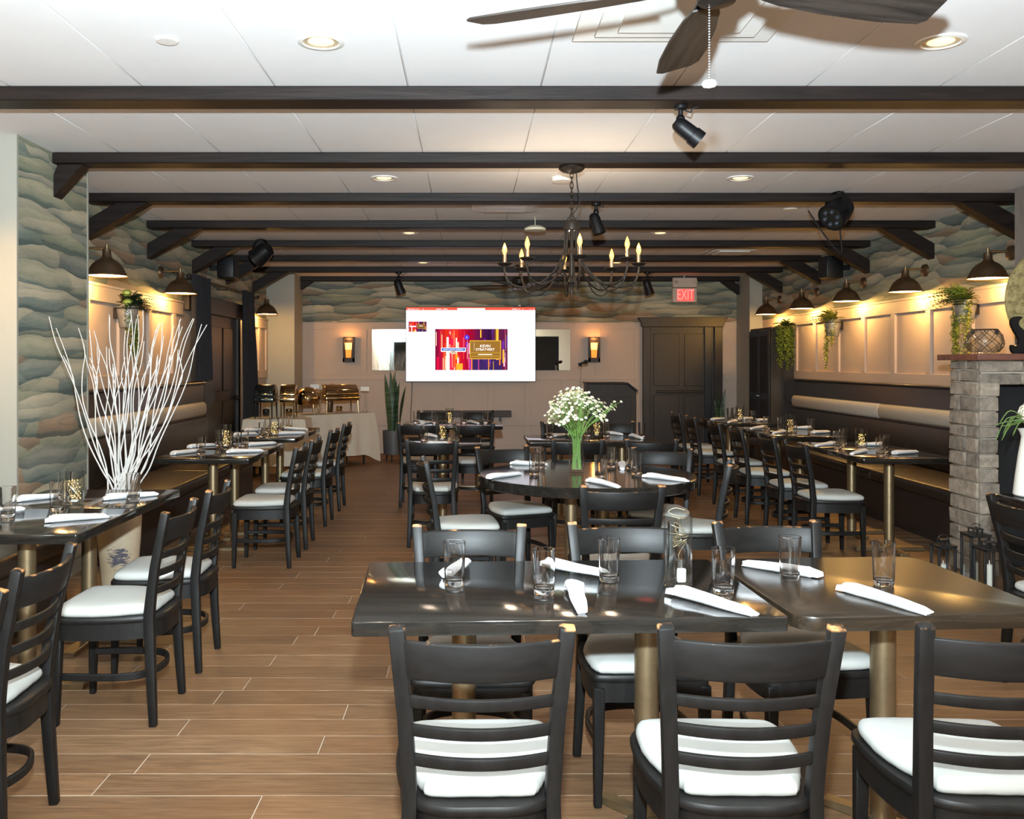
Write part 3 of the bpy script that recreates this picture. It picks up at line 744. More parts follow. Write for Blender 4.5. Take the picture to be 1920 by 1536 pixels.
for lab, x, y, sx, sy in (
    ('near left black table, nearer half, at the papered pier', -2.015, 4.16, .75, .678), ('near left black table, farther half, by the white branches', -2.015, 4.842, .75, .678),
    ('middle left black table, nearer half, against the bench', -2.015, 7.178, .73, .655), ('middle left black table, farther half, against the bench', -2.015, 7.838, .73, .655),
    ('far left black table, nearer half, before the curtains', -2.02, 9.035, .74, .705), ('far left black table, farther half, before the buffet', -2.02, 9.745, .74, .705)):
    table(lab, x, y, 0, sx, sy, [(0, 0)], group='tables along the left bench')
for lab, x, y, sx, sy in (
    ('booth table nearest the stone fireplace, nearer half', 3.31, 7.20, .71, .70), ('booth table nearest the stone fireplace, farther half', 3.31, 7.905, .71, .70),
    ('middle booth table, nearer half', 3.335, 9.21, .72, .67), ('middle booth table, farther half', 3.335, 9.885, .72, .67),
    ('rearmost booth table, nearer half', 3.34, 11.07, .68, .64), ('rearmost booth table, farther half, by the cupboard', 3.34, 11.715, .68, .64)):
    table(lab, x, y, 0, sx, sy, [(0, 0)], group='tables along the booth')
table('small black table in front of the screen reflecting its light', -.245, 8.42, 0, .70, .75, [(0, 0)])
table('long black table under the screen near the back wall', -.195, 10.78, 0, 1.15, .84, [(-.3, 0), (.3, 0)])
table('long black table between round table and lectern', 1.15, 8.68, 0, 1.22, .80, [(-.3, 0), (.3, 0)])
table('black table at the right edge carrying the white jug', 3.30, 4.42, 0, .82, 1.22, [(0, -.28), (0, .28)])
rt = thing('round_table', 'large round black table with a vase of white flowers', 'table', (.757, 5.92, 0))
MB().lathe([(.69, TT-.065), (.70, TT-.06), (.70, TT-.006), (.694, TT), (.001, TT)], 72).build('tabletop', 'table_wood', rt)
for cx, cy in ((-.10, -.02), (.13, .12)):
    MB().lathe([(.039, .03), (.039, TT-.066)], 24, (cx, cy, 0)).build('column', 'brass', rt)
MB().box(-.36, .36, -.036, .036, 0, .03).box(-.136, -.064, -.3, .3, 0, .028).box(.094, .166, -.2, .4, 0, .028).build('base', 'brass', rt, .004)

# ------------------------------------------------------------------ table settings
def glass_mesh(h, r0, r1, wall, base, seg=24):
    n = 6; pr = [(.001, 0), (r0*.92, 0), (r0, .003)]+[(r0+(r1-r0)*k/n, h*k/n) for k in range(1, n)]+[(r1, h-.001), (r1-wall*.5, h), (r1-wall, h-.001)]
    pr += [(r0+(r1-r0)*k/n-wall, h*k/n) for k in range(n-1, 0, -1) if h*k/n > base+.004]+[(r0-wall*1.1, base+.004), (r0*.7, base), (.001, base)]
    return MB().lathe(pr, seg, cap=False)
GL = glass_mesh(.142, .0315, .0365, .0026, .016).mesh('drinking_glass', 'glass', smooth=50)
def tumbler(px, py, label, group, s=1.0):
    p = at(px, py, TT); o = link('drinking_glass', GL, None, (p.x, p.y, TT+.0005)); o.scale = (s, s, s); o.rotation_euler = (0, 0, random.random()*6)
    return tag(o, label, 'glass', group)
def fairy(par, r, h, n, seed, z0=.02):
    rnd = random.Random(seed); pts = []
    for k in range(n):
        a = k*2.1+rnd.uniform(-.6, .6); q = r*rnd.uniform(.25, .86); pts.append((q*math.cos(a), q*math.sin(a), z0+(h-z0)*(.5+.5*math.sin(k*1.7+rnd.uniform(-.5, .5)))*.95))
    path = cat_rom(pts, 5); MB().tube(path, .0010, 5).build('light_wire', 'wire', par)
    b = MB()
    for k in range(0, len(path), 4): b.ball(path[k], .0022, 6, 4)
    return b
VM = glass_mesh(.165, .047, .048, .003, .012, 28).mesh('glass_body', 'thin_glass', smooth=50)
def fairy_vase(px, py, label, h=.165, seed=1):
    p = at(px, py, TT); t = thing('light_vase', label, 'vase', (p.x, p.y, TT+.0005), 0, 'glass vases with string lights')
    o = link('glass_body', VM, t); o.scale = (1, 1, h/.165)
    fairy(t, .043, h*.75, 26, seed, .022).build('fairy_bulbs', 'fairy', t)
    MB().box(-.016, .016, -.012, .012, .0135, .024).build('battery_box', 'white_trim', t, .002)
    return t
def nap_mesh(seed):
    rnd = random.Random(seed); L = .235; N = 14; rings = []
    for i in range(N+1):
        t = i/N; w = .031*(1-.42*t)*(1+.06*math.sin(t*9+seed)); hh = .017*(1-.35*t)
        if i == 0: w *= .94; hh *= .85
        if i == N: w *= .9; hh *= .7
        cy = .003*math.sin(t*4+seed); S = 14; r = []
        for k in range(S):
            a = 2*PI*k/S; c, s_ = math.cos(a), math.sin(a)
            f = 1+.10*math.sin(3*a+t*7+seed)*(1 if s_ > 0 else .3)
            z = hh*(1+s_*f) if s_ > -.75 else hh*.25*0
            r.append((t*L-L/2+(.006*math.sin(2*a+seed) if i in (0, N) else 0), cy+w*c*f, max(0, z)))
        rings.append(r)
    m = MB().loft(rings)
    # free fold lying along the roll
    f0 = [(-.05+.12*k/6, .012+.004*math.sin(k+seed), .030*(1-.42*(.3+.5*k/6))) for k in range(7)]
    m.loft([[(x, y, z), (x+.004, y-.012, z+.0045), (x, y-.022, z-.002), (x-.002, y-.010, z-.003)] for x, y, z in f0])
    # loose corner at the thick end
    m.loft([[(-L/2+.01, -.02, .004), (-L/2+.01, .02, .004), (-L/2+.01, .015, .026), (-L/2+.01, -.012, .028)], [(-L/2-.022, -.026, .003), (-L/2-.018, .012, .003), (-L/2-.018, .012, .016), (-L/2-.022, -.020, .018)]])
    return m.mesh('rolled_napkin', 'napkin', smooth=60)
NM = [nap_mesh(s) for s in (1, 2.2, 4.1)]
NK = [0]
def napkin(x0, y0, x1, y1, label, group):
    a, b = at(x0, y0, TT+.012), at(x1, y1, TT+.012); c = (a+b)/2; d = b-a
    NK[0] += 1; o = link('rolled_napkin', NM[NK[0] % 3], None, (c.x, c.y, TT+.001)); o.rotation_euler = (0, 0, math.atan2(d.y, d.x))
    k = min(1.25, max(.82, d.length/.25)); o.scale = (k, 1, 1)
    return tag(o, label, 'napkin', group)
g = 'glasses on the front tables'
for px, py, l in ((852, 1098, 'clear glass at the left end of the front table'), (1020, 1115, 'clear glass at the near edge beside the upright napkin'), (1142, 1090, 'clear glass at the end of the napkin beyond the tall vase'),
                  (1356, 1113, 'clear glass on the table joint beside the tall clear vase'), (1481, 1086, 'clear glass standing over a napkin on the square table'), (1657, 1098, 'clear glass catching orange light on the square table')): tumbler(px, py, l, g)
g = 'napkins on the front tables'
for q, l in (((838, 1078, 877, 1050), 'rolled white napkin seen through the leftmost front glass'), ((1022, 1055, 1142, 1077), 'rolled white napkin at the far edge ending behind a glass'),
             ((1070, 1087, 1098, 1157), 'rolled white napkin pointing toward us on the front table'), ((1266, 1108, 1419, 1150), 'rolled white napkin in front of the tall clear vase'),
             ((1530, 1077, 1391, 1054), 'rolled white napkin behind the glass on the square table'), ((1586, 1102, 1747, 1148), 'rolled white napkin nearest us on the square table')): napkin(*q, l, g)
p = at(1271, 1098, TT); v = thing('clear_vase', 'tall clear cylinder vase holding unlit string lights', 'vase', (p.x, p.y, TT+.0005))
link('glass_body', glass_mesh(.228, .046, .046, .003, .012, 32).mesh('glass_body', 'thin_glass', smooth=50), v)
rw = random.Random(5); pts = [(.02, -.01, .245), (-.01, 0, .25), (-.03, 0, .235)]
for k in range(30): a = k*2.4; pts.append((.034*math.cos(a)*rw.uniform(.3, 1), .034*math.sin(a)*rw.uniform(.3, 1), .205-.085*k/30+rw.uniform(-.02, .02)))
pts += [(0, -.01, .10), (.01, -.015, .07), (.008, -.012, .055)]
MB().tube(cat_rom(pts, 5), .0011, 5).build('light_wire', 'wire', v)
MB().box(-.006, .022, -.022, -.008, .0135, .058).build('battery_box', 'white_trim', v, .003)
def setting(where, gl, naps, va):
    g1, g2 = 'glasses on the '+where, 'napkins on the '+where
    for px, py, l in gl: tumbler(px, py, l, g1)
    for q, l in naps: napkin(*q, l, g2)
    if va: fairy_vase(*va)
setting('near left table',
    [(15, 970, 'clear glass at the left frame edge on the near left table'), (108, 958, 'clear glass in front of the string-light vase, near left table'), (122, 935, 'clear glass behind the string-light vase, near left table'), (250, 939, 'clear glass under the white branches, near left table')],
    [((34, 937, 118, 928), 'rolled napkin behind the glasses at the papered pier'), ((-24, 961, 34, 955), 'rolled napkin behind the glass at the left frame edge'), ((90, 975, 205, 966), 'rolled napkin nearest us on the near left table'), ((198, 934, 297, 925), 'rolled napkin behind the glass under the branches')],
    (140, 946, 'string-light vase on the near left table', .175, 3))
setting('middle left table',
    [(377, 853, 'glass nearest us on the middle left table'), (411, 837, 'glass left of the string-light vase, middle left table'), (440, 842, 'glass right of the string-light vase, middle left table'), (459, 838, 'glass farthest right on the middle left table')],
    [((322, 851, 372, 844), 'napkin ending at the nearest glass, middle left table'), ((354, 838, 403, 833), 'napkin along the bench side, middle left table'), ((427, 847, 494, 844), 'napkin before the vase, middle left table'), ((465, 834, 518, 830), 'napkin at the far right corner, middle left table')],
    (423, 840, 'string-light vase on the middle left table', .20, 4))
setting('far left table',
    [(492, 820, 'glass left of the string-light vase, far left table'), (503, 812, 'glass behind the string-light vase, far left table'), (527, 808, 'glass right of the string-light vase, far left table'), (542, 804, 'glass nearest the buffet, far left table')],
    [((435, 816, 482, 812), 'napkin left of the glasses, far left table'), ((522, 813, 572, 811), 'napkin right of the vase, far left table'), ((534, 803, 578, 805), 'napkin nearest the buffet, far left table'), ((460, 807, 488, 805), 'napkin along the bench side, far left table')],
    (514, 817, 'string-light vase on the far left table', .18, 5))
setting('nearest booth table',
    [(1570, 841, 'left front glass on the booth table near the fireplace'), (1581, 834, 'left rear glass on the booth table near the fireplace'), (1651, 856, 'right front glass on the booth table near the fireplace'), (1658, 849, 'right rear glass on the booth table near the fireplace')],
    [((1566, 831, 1525, 836), 'napkin left of the glasses, nearest booth table'), ((1630, 844, 1588, 852), 'napkin in front of the vase, nearest booth table'), ((1649, 833, 1617, 833), 'napkin behind the vase, nearest booth table'), ((1675, 850, 1721, 846), 'napkin nearest the fireplace, nearest booth table')],
    (1615, 839, 'string-light vase on the nearest booth table', .155, 6))
setting('middle booth table',
    [(1464, 807, 'glass behind the string-light vase, middle booth table'), (1487, 817, 'glass before the string-light vase, middle booth table'), (1521, 811, 'glass nearest the bench, middle booth table'), (1438, 806, 'glass at the left end, middle booth table')],
    [((1438, 800, 1401, 804), 'napkin at the left end, middle booth table'), ((1473, 808, 1446, 813), 'napkin before the vase, middle booth table'), ((1512, 802, 1493, 802), 'napkin behind the vase, middle booth table'), ((1524, 811, 1556, 809), 'napkin nearest the bench, middle booth table')],
    (1482, 812.5, 'string-light vase on the middle booth table', .19, 7))
setting('rearmost booth table',
    [(1368, 787, 'glass left of the string-light vase, rearmost booth table'), (1378, 785, 'glass behind the string-light vase, rearmost booth table'), (1413, 792, 'glass nearest the bench, rearmost booth table')],
    [((1330, 787, 1363, 784), 'napkin at the left end, rearmost booth table'), ((1385, 788, 1359, 793), 'napkin before the vase, rearmost booth table'), ((1395, 785, 1410, 784), 'napkin behind the vase, rearmost booth table'), ((1422, 788, 1439, 787), 'napkin nearest the bench, rearmost booth table')],
    (1387, 789, 'string-light vase on the rearmost booth table', .19, 8))
setting('round table',
    [(1002, 891, 'front one of two glasses left of the white flowers'), (1013, 879, 'rear one of two glasses left of the white flowers'), (1125, 896, 'glass just right of the flower vase, over a napkin'), (1147, 877, 'glass at the rear right of the flower vase'), (1193, 890, 'front one of two glasses at the right of the round table'), (1183, 879, 'rear one of two glasses at the right of the round table')],
    [((916, 895, 977, 887), 'napkin at the left rim of the round table'), ((962, 868, 1028, 871), 'napkin at the far rim behind the left glasses'), ((1105, 900, 1164, 913), 'napkin at the near rim of the round table'), ((1212, 892, 1292, 901), 'napkin at the right rim of the round table'), ((1167, 869, 1166, 879), 'napkin seen end on behind the right glasses')], None)
setting('small table before the screen',
    [(795, 827, 'glass left of the vase, small table before the screen'), (856, 827, 'glass right of the vase, small table before the screen')],
    [((803, 816, 818, 818), 'napkin behind the vase, small table before the screen'), ((808, 831.5, 834, 830), 'napkin in front of the vase, small table before the screen')],
    (829, 827, 'string-light vase on the small table before the screen', .185, 9))
setting('rear table under the screen',
    [(780, 794, 'leftmost glass on the rear table under the screen'), (815, 794, 'glass left of the vase, rear table under the screen'), (870, 794, 'glass right of the vase, rear table under the screen'), (910, 794, 'rightmost glass on the rear table under the screen')],
    [((783, 790, 795, 791), 'napkin beside the leftmost glass, rear table'), ((792, 793.5, 810, 791), 'napkin before the glass, left half of rear table'), ((877, 790, 900, 794), 'napkin right of the vase, rear table')],
    (843, 796, 'string-light vase on the rear table under the screen', .19, 10))
setting('table behind the flowers',
    [(1031, 821, 'leftmost glass on the table behind the flowers'), (1101, 818, 'glass behind the flower stems, table beyond'), (1137, 819, 'glass right of the vase, table behind the flowers'), (1203, 820, 'rightmost glass on the table behind the flowers')],
    [((1040, 817, 1058, 815), 'napkin beside the leftmost glass, table behind the flowers'), ((1141, 812, 1166, 814), 'napkin in the middle, table behind the flowers'), ((1178, 815, 1211, 823), 'napkin under the rightmost glass, table behind the flowers')],
    (1119, 819, 'string-light vase on the table behind the flowers', .185, 11))

# flowers on the round table
p = at(1081, 886, TT); FX, FY = p.x, p.y
fv = thing('flower_vase', 'clear cylinder vase with water on the round table', 'vase', (FX, FY, TT+.0005))
link('glass_body', glass_mesh(.245, .05, .05, .003, .014, 28).mesh('glass_body', 'thin_glass', smooth=50), fv)
fb = thing('flower_bouquet', 'bunch of small white flowers with green stems in clear vase', 'flowers', (FX, FY, TT+.0005))
rf = random.Random(11); st = MB(); pe = MB(); po = MB(); lv = MB()
heads = []
for k in range(95):
    a = rf.uniform(0, 2*PI); q = math.sqrt(rf.random()); rad = .19*q; zt = .51-.16*q*q+rf.uniform(-.05, .05)
    if k < 5: a, rad, zt = rf.uniform(-.4, .5), rf.uniform(.2, .26), rf.uniform(.38, .46)
    top = Vector((rad*math.cos(a), rad*math.sin(a), zt)); e_ = rf.uniform(0, 6.28); b0 = Vector((.030*math.cos(e_), .030*math.sin(e_), .02)); mid = Vector((.036*math.cos(a)*q**.5, .036*math.sin(a)*q**.5, .24))
    path = cat_rom([b0, mid, mid.lerp(top, .6)+Vector((0, 0, .02)), top], 4)
    if k < 56: st.tube(path, .0016, 5)
    for j in range(4):
        h = top+Vector((rf.uniform(-.032, .032), rf.uniform(-.032, .032), rf.uniform(-.018, .03)))
        st.tube([path[-3], h], .0009, 4); heads.append(h)
    for j in range(3):
        c = path[4+j*2]+Vector((rf.uniform(-.02, .02), rf.uniform(-.02, .02), rf.uniform(-.03, .03)))
        d = Vector((rf.uniform(-1, 1), rf.uniform(-1, 1), rf.uniform(.2, 1))).normalized()*.03; s = d.cross(Vector((0, 0, 1))).normalized()*.006
        if c.z > .2: lv.add([c, c+d*.5+s, c+d, c+d*.5-s], [(0, 1, 2, 3)])
for h in heads:
    n = Vector((h.x*2+rf.uniform(-.3, .3), h.y*2-.35+rf.uniform(-.3, .3), .7)).normalized(); u = n.cross(Vector((1, 0, 0))).normalized(); w = n.cross(u); rr = rf.uniform(.0095, .0138)
    for k in range(5):
        a = k*2*PI/5; d = u*math.cos(a)+w*math.sin(a); s = n.cross(d)*rr*.42
        pe.add([h, h+d*rr*.6+s+n*.002, h+d*rr, h+d*rr*.6-s+n*.002], [(0, 1, 2, 3)])
    po.ball(h+n*.001, .0028, 6, 4)
st.build('stems', 'stem', fb); tag(lv.build('small_leaves', 'leaf', fb), kind='stuff'); tag(pe.build('white_petals', 'petal', fb), kind='stuff'); tag(po.build('flower_centres', 'pollen', fb), kind='stuff')

# ------------------------------------------------------------------ benches
def bench(label, xw, s, y0, y1, ends, cush, group='upholstered wall benches'):
    t = thing('wall_bench', label, 'bench', (xw, 0, 0), 0, group)
    X = lambda d: s*d
    def bx(d0, d1, a, b, z0, z1): d0, d1 = sorted((X(d0), X(d1))); return MB().box(d0, d1, a, b, z0, z1)
    bx(.02, .17, y0, y1, .02, 1.245).build('backrest_panel', 'bench_wood', t, .02, 2)
    bx(.015, .20, y0, y1+.02, 1.24, 1.262).build('ledge', 'bench_wood', t, .006)
    bx(.17, .72, y0, y1, .0, .37).build('seat_box', 'bench_wood', t, .006)
    n = max(1, round((y1-y0)/1.9)); L = (y1-y0)/n
    for k in range(n):
        a, b = y0+k*L, y0+(k+1)*L
        bx(.16, .80, a+.004, b-.004, .37, .48).build('seat_cushion', 'leather', t, .03, 3)
    bx(.16, .205, y0, y1, .48, .87).build('back_pad', 'leather', t, .012, 2)
    for a, b in cush:
        pr = []
        for k in range(13):
            u = PI*k/12; pr.append((X(.175+.055*math.sin(u)**.7), 0.965-.08*math.cos(u)))
        MB().prism(pr, a+.004, b-.004, 'y').build('roll_cushion', 'cushion', t, .008, 2, smooth=50)
    if ends:
        cpts = [(X(.10+.10*math.cos(a)), 0, 1.155+.11*math.sin(a)) for a in [2*PI*k/20 for k in range(20)]]
        poly = [(0.0, 1.262), (.27, 1.262), (.36, 1.235), (.42, 1.18), (.44, 1.11), (.42, 1.04), (.36, .98), (.25, .94), (0.0, .93)]
        MB().prism([(y1+a, b) for a, b in poly], *sorted((X(.03), X(.17))), 'x').build('rounded_end', 'bench_wood', t, .006)
        bx(.02, .2, y1, y1+.05, .0, 1.0).build('end_board', 'bench_wood', t, .008)
    return t
bench('long dark booth bench along the wall by the fireplace', RW, -1, 6.75, 12.3, True, [(6.8, 9.70), (9.70, 12.28)])
bench('dark wall bench between the papered pier and the curtains', LW, 1, 6.62, 10.3, True, [(6.7, 10.2)])
bench('dark bench behind the near left table', LW, 1, 1.2, 5.54, False, [])

# ------------------------------------------------------------------ vase with white branches
VX, VY = -2.10, 5.48
vz = tag(MB().lathe([(.001, 0), (.085, 0), (.09, .01), (.105, .2), (.122, .42), (.128, .56), (.115, .66), (.10, .70), (.092, .70), (.105, .64), (.001, .6)], 32, cap=False).build('floor_vase', 'painted_vase', None, loc=(VX, VY, 0)),
    'cream floor vase with dark brushed patch beside the near left table', 'vase')
bb = thing('branch_bundle', 'tall white painted branches standing in the cream floor vase', 'branches', (VX, VY, 0))
rb = random.Random(21)
tips = [92, 105, 147, 155, 168, 176, 182, 186, 205, 206, 212, 245, 247, 256, 258, 268, 270, 292, 297, 300, 304, 307, 326, 337, 339, 342, 362, 364, 378, 388, 235, 200]
tys = [594, 615, 615, 640, 618, 620, 640, 655, 590, 595, 682, 582, 592, 598, 590, 582, 640, 618, 608, 606, 605, 630, 612, 600, 598, 612, 597, 598, 608, 609, 620, 650]
for tx, ty in zip(tips, tys):
    dy = rb.uniform(-.16, .16); yy = VY+dy; X = (tx-PX)*yy/K-VX; Z = H-(ty-PY)*yy/K
    b0 = Vector((rb.uniform(-.05, .05)+X*.06, rb.uniform(-.05, .05), .50)); top = Vector((X, dy, Z)); pts = [b0, Vector((b0.x*1.1+X*.02, b0.y*1.2, .70))]
    ph = rb.uniform(0, 6); amp = rb.uniform(.012, .026)
    for j in range(1, 7):
        t = j/7; q = pts[1].lerp(top, t); e = X*(t**.8-t)*.9; pts.append(q+Vector((e+amp*math.sin(ph+t*8), .02*math.sin(ph*2+t*7), 0)))
    pts.append(top); path = cat_rom(pts, 4); n = len(path)
    m = MB().tube(path, [.0052*(1-.62*i/n) for i in range(n)], 6)
    if rb.random() < .45:
        i = int(n*.66); e = path[i]; m.tube(cat_rom([e, e+Vector((X*.05+rb.uniform(-.03, .03), 0, .10)), e+Vector((X*.09+rb.uniform(-.04, .04), 0, .22))], 4), [.0028]*8+[.0018], 5)
    m.build('branch', 'branch', bb)

# ------------------------------------------------------------------ door and curtains on the left wall
dl = thing('panelled_door', 'dark panelled door between the black curtains', 'door', (LW, 11.42, 0)); structure(dl)
dl.name = 'door_1'
MB().box(0, .05, -.75, .75, 0, 2.06).build('door_leaf', 'door_wood', dl, .004)
for y0 in (-.64, .08):
    for z0, z1 in ((.15, 1.0), (1.12, 1.92)): MB().box(.05, .062, y0, y0+.56, z0, z1).build('door_panel', 'door_wood', dl, .006)
MB().box(.0, .09, -1.40, 1.15, 2.06, 2.26).build('header', 'door_wood', dl, .006)
for y in (-.87, .77): MB().box(0, .08, y, y+.10, 0, 2.06).build('jamb', 'door_wood', dl, .005)
MB().ball((.10, .62, 1.02), .03, 10, 6).build('knob', 'iron', dl)
def curtain(label, y0, y1, flare, zb=.03):
    t = thing('curtain', label, 'curtain', (LW+.14, 0, 0), 0, 'black grommet curtains')
    N, zs = 60, [2.45-(2.45-zb)*q for q in (0, .06, .2, .4, .6, .8, 1)]; rows = []
    for z in zs:
        u = (2.45-z)/2.42; row = []
        for i in range(N+1):
            s = i/N; y = y0+(y1-y0)*s*(1+flare*u); row.append((.042*math.sin(s*2*PI*4.5)*(.7+.4*u)+.008*math.sin(s*31+z*3), y, z))
        rows.append(row)
    m = MB(); vs = []; fs = []
    for r in rows: vs += r
    for r in rows: vs += [(x+.006, y, z) for x, y, z in r]
    n = N+1; R_ = len(rows)
    for j in range(R_-1):
        for i in range(N):
            a = j*n+i; fs += [(a, a+1, a+n+1, a+n)]; b = a+R_*n; fs += [(b+n, b+n+1, b+1, b)]
    off = R_*n
    for i in range(N): fs += [(i, off+i, off+i+1, i+1), ((R_-1)*n+i+1, (R_-1)*n+off+i+1, (R_-1)*n+off+i, (R_-1)*n+i)]
    for j in range(R_-1): fs += [(j*n, (j+1)*n, (j+1)*n+off, j*n+off), (j*n+N, j*n+N+off, (j+1)*n+N+off, (j+1)*n+N)]
    m.add(vs, fs); m.build('fabric', 'curtain', t, smooth=70)
    for k in range(4):
        y = y0+(y1-y0)*(k+.35)/4
        MB().tube([(.0+.0, y+.024*math.cos(a), 2.41+.024*math.sin(a)) for a in [2*PI*i/14 for i in range(14)]], .005, 6, True).build('grommet', 'steel', t)
curtain('black curtain panel at the bench end of the panelled door', 9.92, 10.6, .04, 1.275)
curtain('black curtain panel at the far side of the panelled door', 12.2, 12.72, .6)
cr = thing('curtain_rod', 'dark curtain rod with brackets above the panelled door', 'curtain rod', (LW+.14, 0, 0))
MB().cyl((0, 9.85, 2.41), (0, 13.0, 2.41), .011, 10).build('rod', 'iron', cr)
for y in (9.83, 13.02): MB().ball((0, y, 2.41), .026, 10, 6).build('finial', 'iron', cr)
for y in (9.89, 11.4, 12.95): MB().box(-.14, .01, y-.012, y+.012, 2.385, 2.40).build('rod_bracket', 'iron', cr)

# ------------------------------------------------------------------ back wall: door, screen, mirror, sconces
d2 = thing('door_2', 'wide dark brown door with crown frame on the back wall', 'door', (0, BW, 0)); structure(d2)
MB().box(2.93, 3.99, -.03, 0, 0, 2.06).build('door_leaf', 'door_wood', d2, .003)
for x in (3.00, 3.50):
    for z0, z1 in ((.14, .95), (1.1, 1.95)): MB().box(x, x+.42, -.04, -.03, z0, z1).build('door_panel', 'door_wood', d2, .005)
MB().box(3.82, 3.93, -.085, -.03, .0, 2.06).build('door_edge', 'cupboard_blue', d2, .004)
MB().box(3.05, 3.80, -.08, -.055, .985, 1.03).build('push_bar', 'iron', d2, .006)
for x0, x1 in ((2.82, 2.94), (3.98, 4.11)): MB().box(x0, x1, -.09, 0, 0, 2.06).build('jamb', 'door_wood', d2, .005)
MB().prism([(2.80, 2.06), (4.12, 2.06), (4.14, 2.13), (4.19, 2.215), (2.735, 2.215), (2.79, 2.13)], -.12, 0, 'y').build('crown', 'door_wood', d2, .004)

mi = thing('wall_mirror', 'wide frameless mirror partly behind the large screen', 'mirror', (0, BW-.016, 0))
MB().box(-1.585, 1.645, -.012, 0, 1.355, 2.02).build('mirror_glass', 'mirror', mi)
def sconce(label, x):
    t = thing('wall_sconce', label, 'sconce', (x, BW-.014, 0), 0, 'amber glass wall sconces')
    MB().box(-.09, .09, -.02, 0, 1.485, 1.895).build('back_plate', 'iron', t, .004)
    MB().box(-.092, -.062, -.10, -.02, 1.49, 1.885).box(.062, .092, -.10, -.02, 1.49, 1.885).box(-.092, .092, -.10, -.02, 1.485, 1.555).box(-.092, .092, -.06, -.02, 1.84, 1.89).build('frame', 'iron', t, .003)
    MB().prism([(-.044, 1.56), (.036, 1.56), (.044, 1.69), (-.05, 1.69)], -.085, -.03, 'y').build('lower_glass', 'sconce_low', t)
    MB().prism([(-.05, 1.69), (.044, 1.69), (.05, 1.80), (-.058, 1.80)], -.088, -.03, 'y').build('upper_glass', 'sconce_top', t)
    light('sconce_glow', 'POINT', (x, BW-.16, 1.87), 2.6, (1, .42, .10), .04)
sconce('amber wall sconce between the buffet corner and the mirror', (655-PX)*BW/K)
sconce('amber wall sconce between the screen and the dark door', (1113-PX)*BW/K)

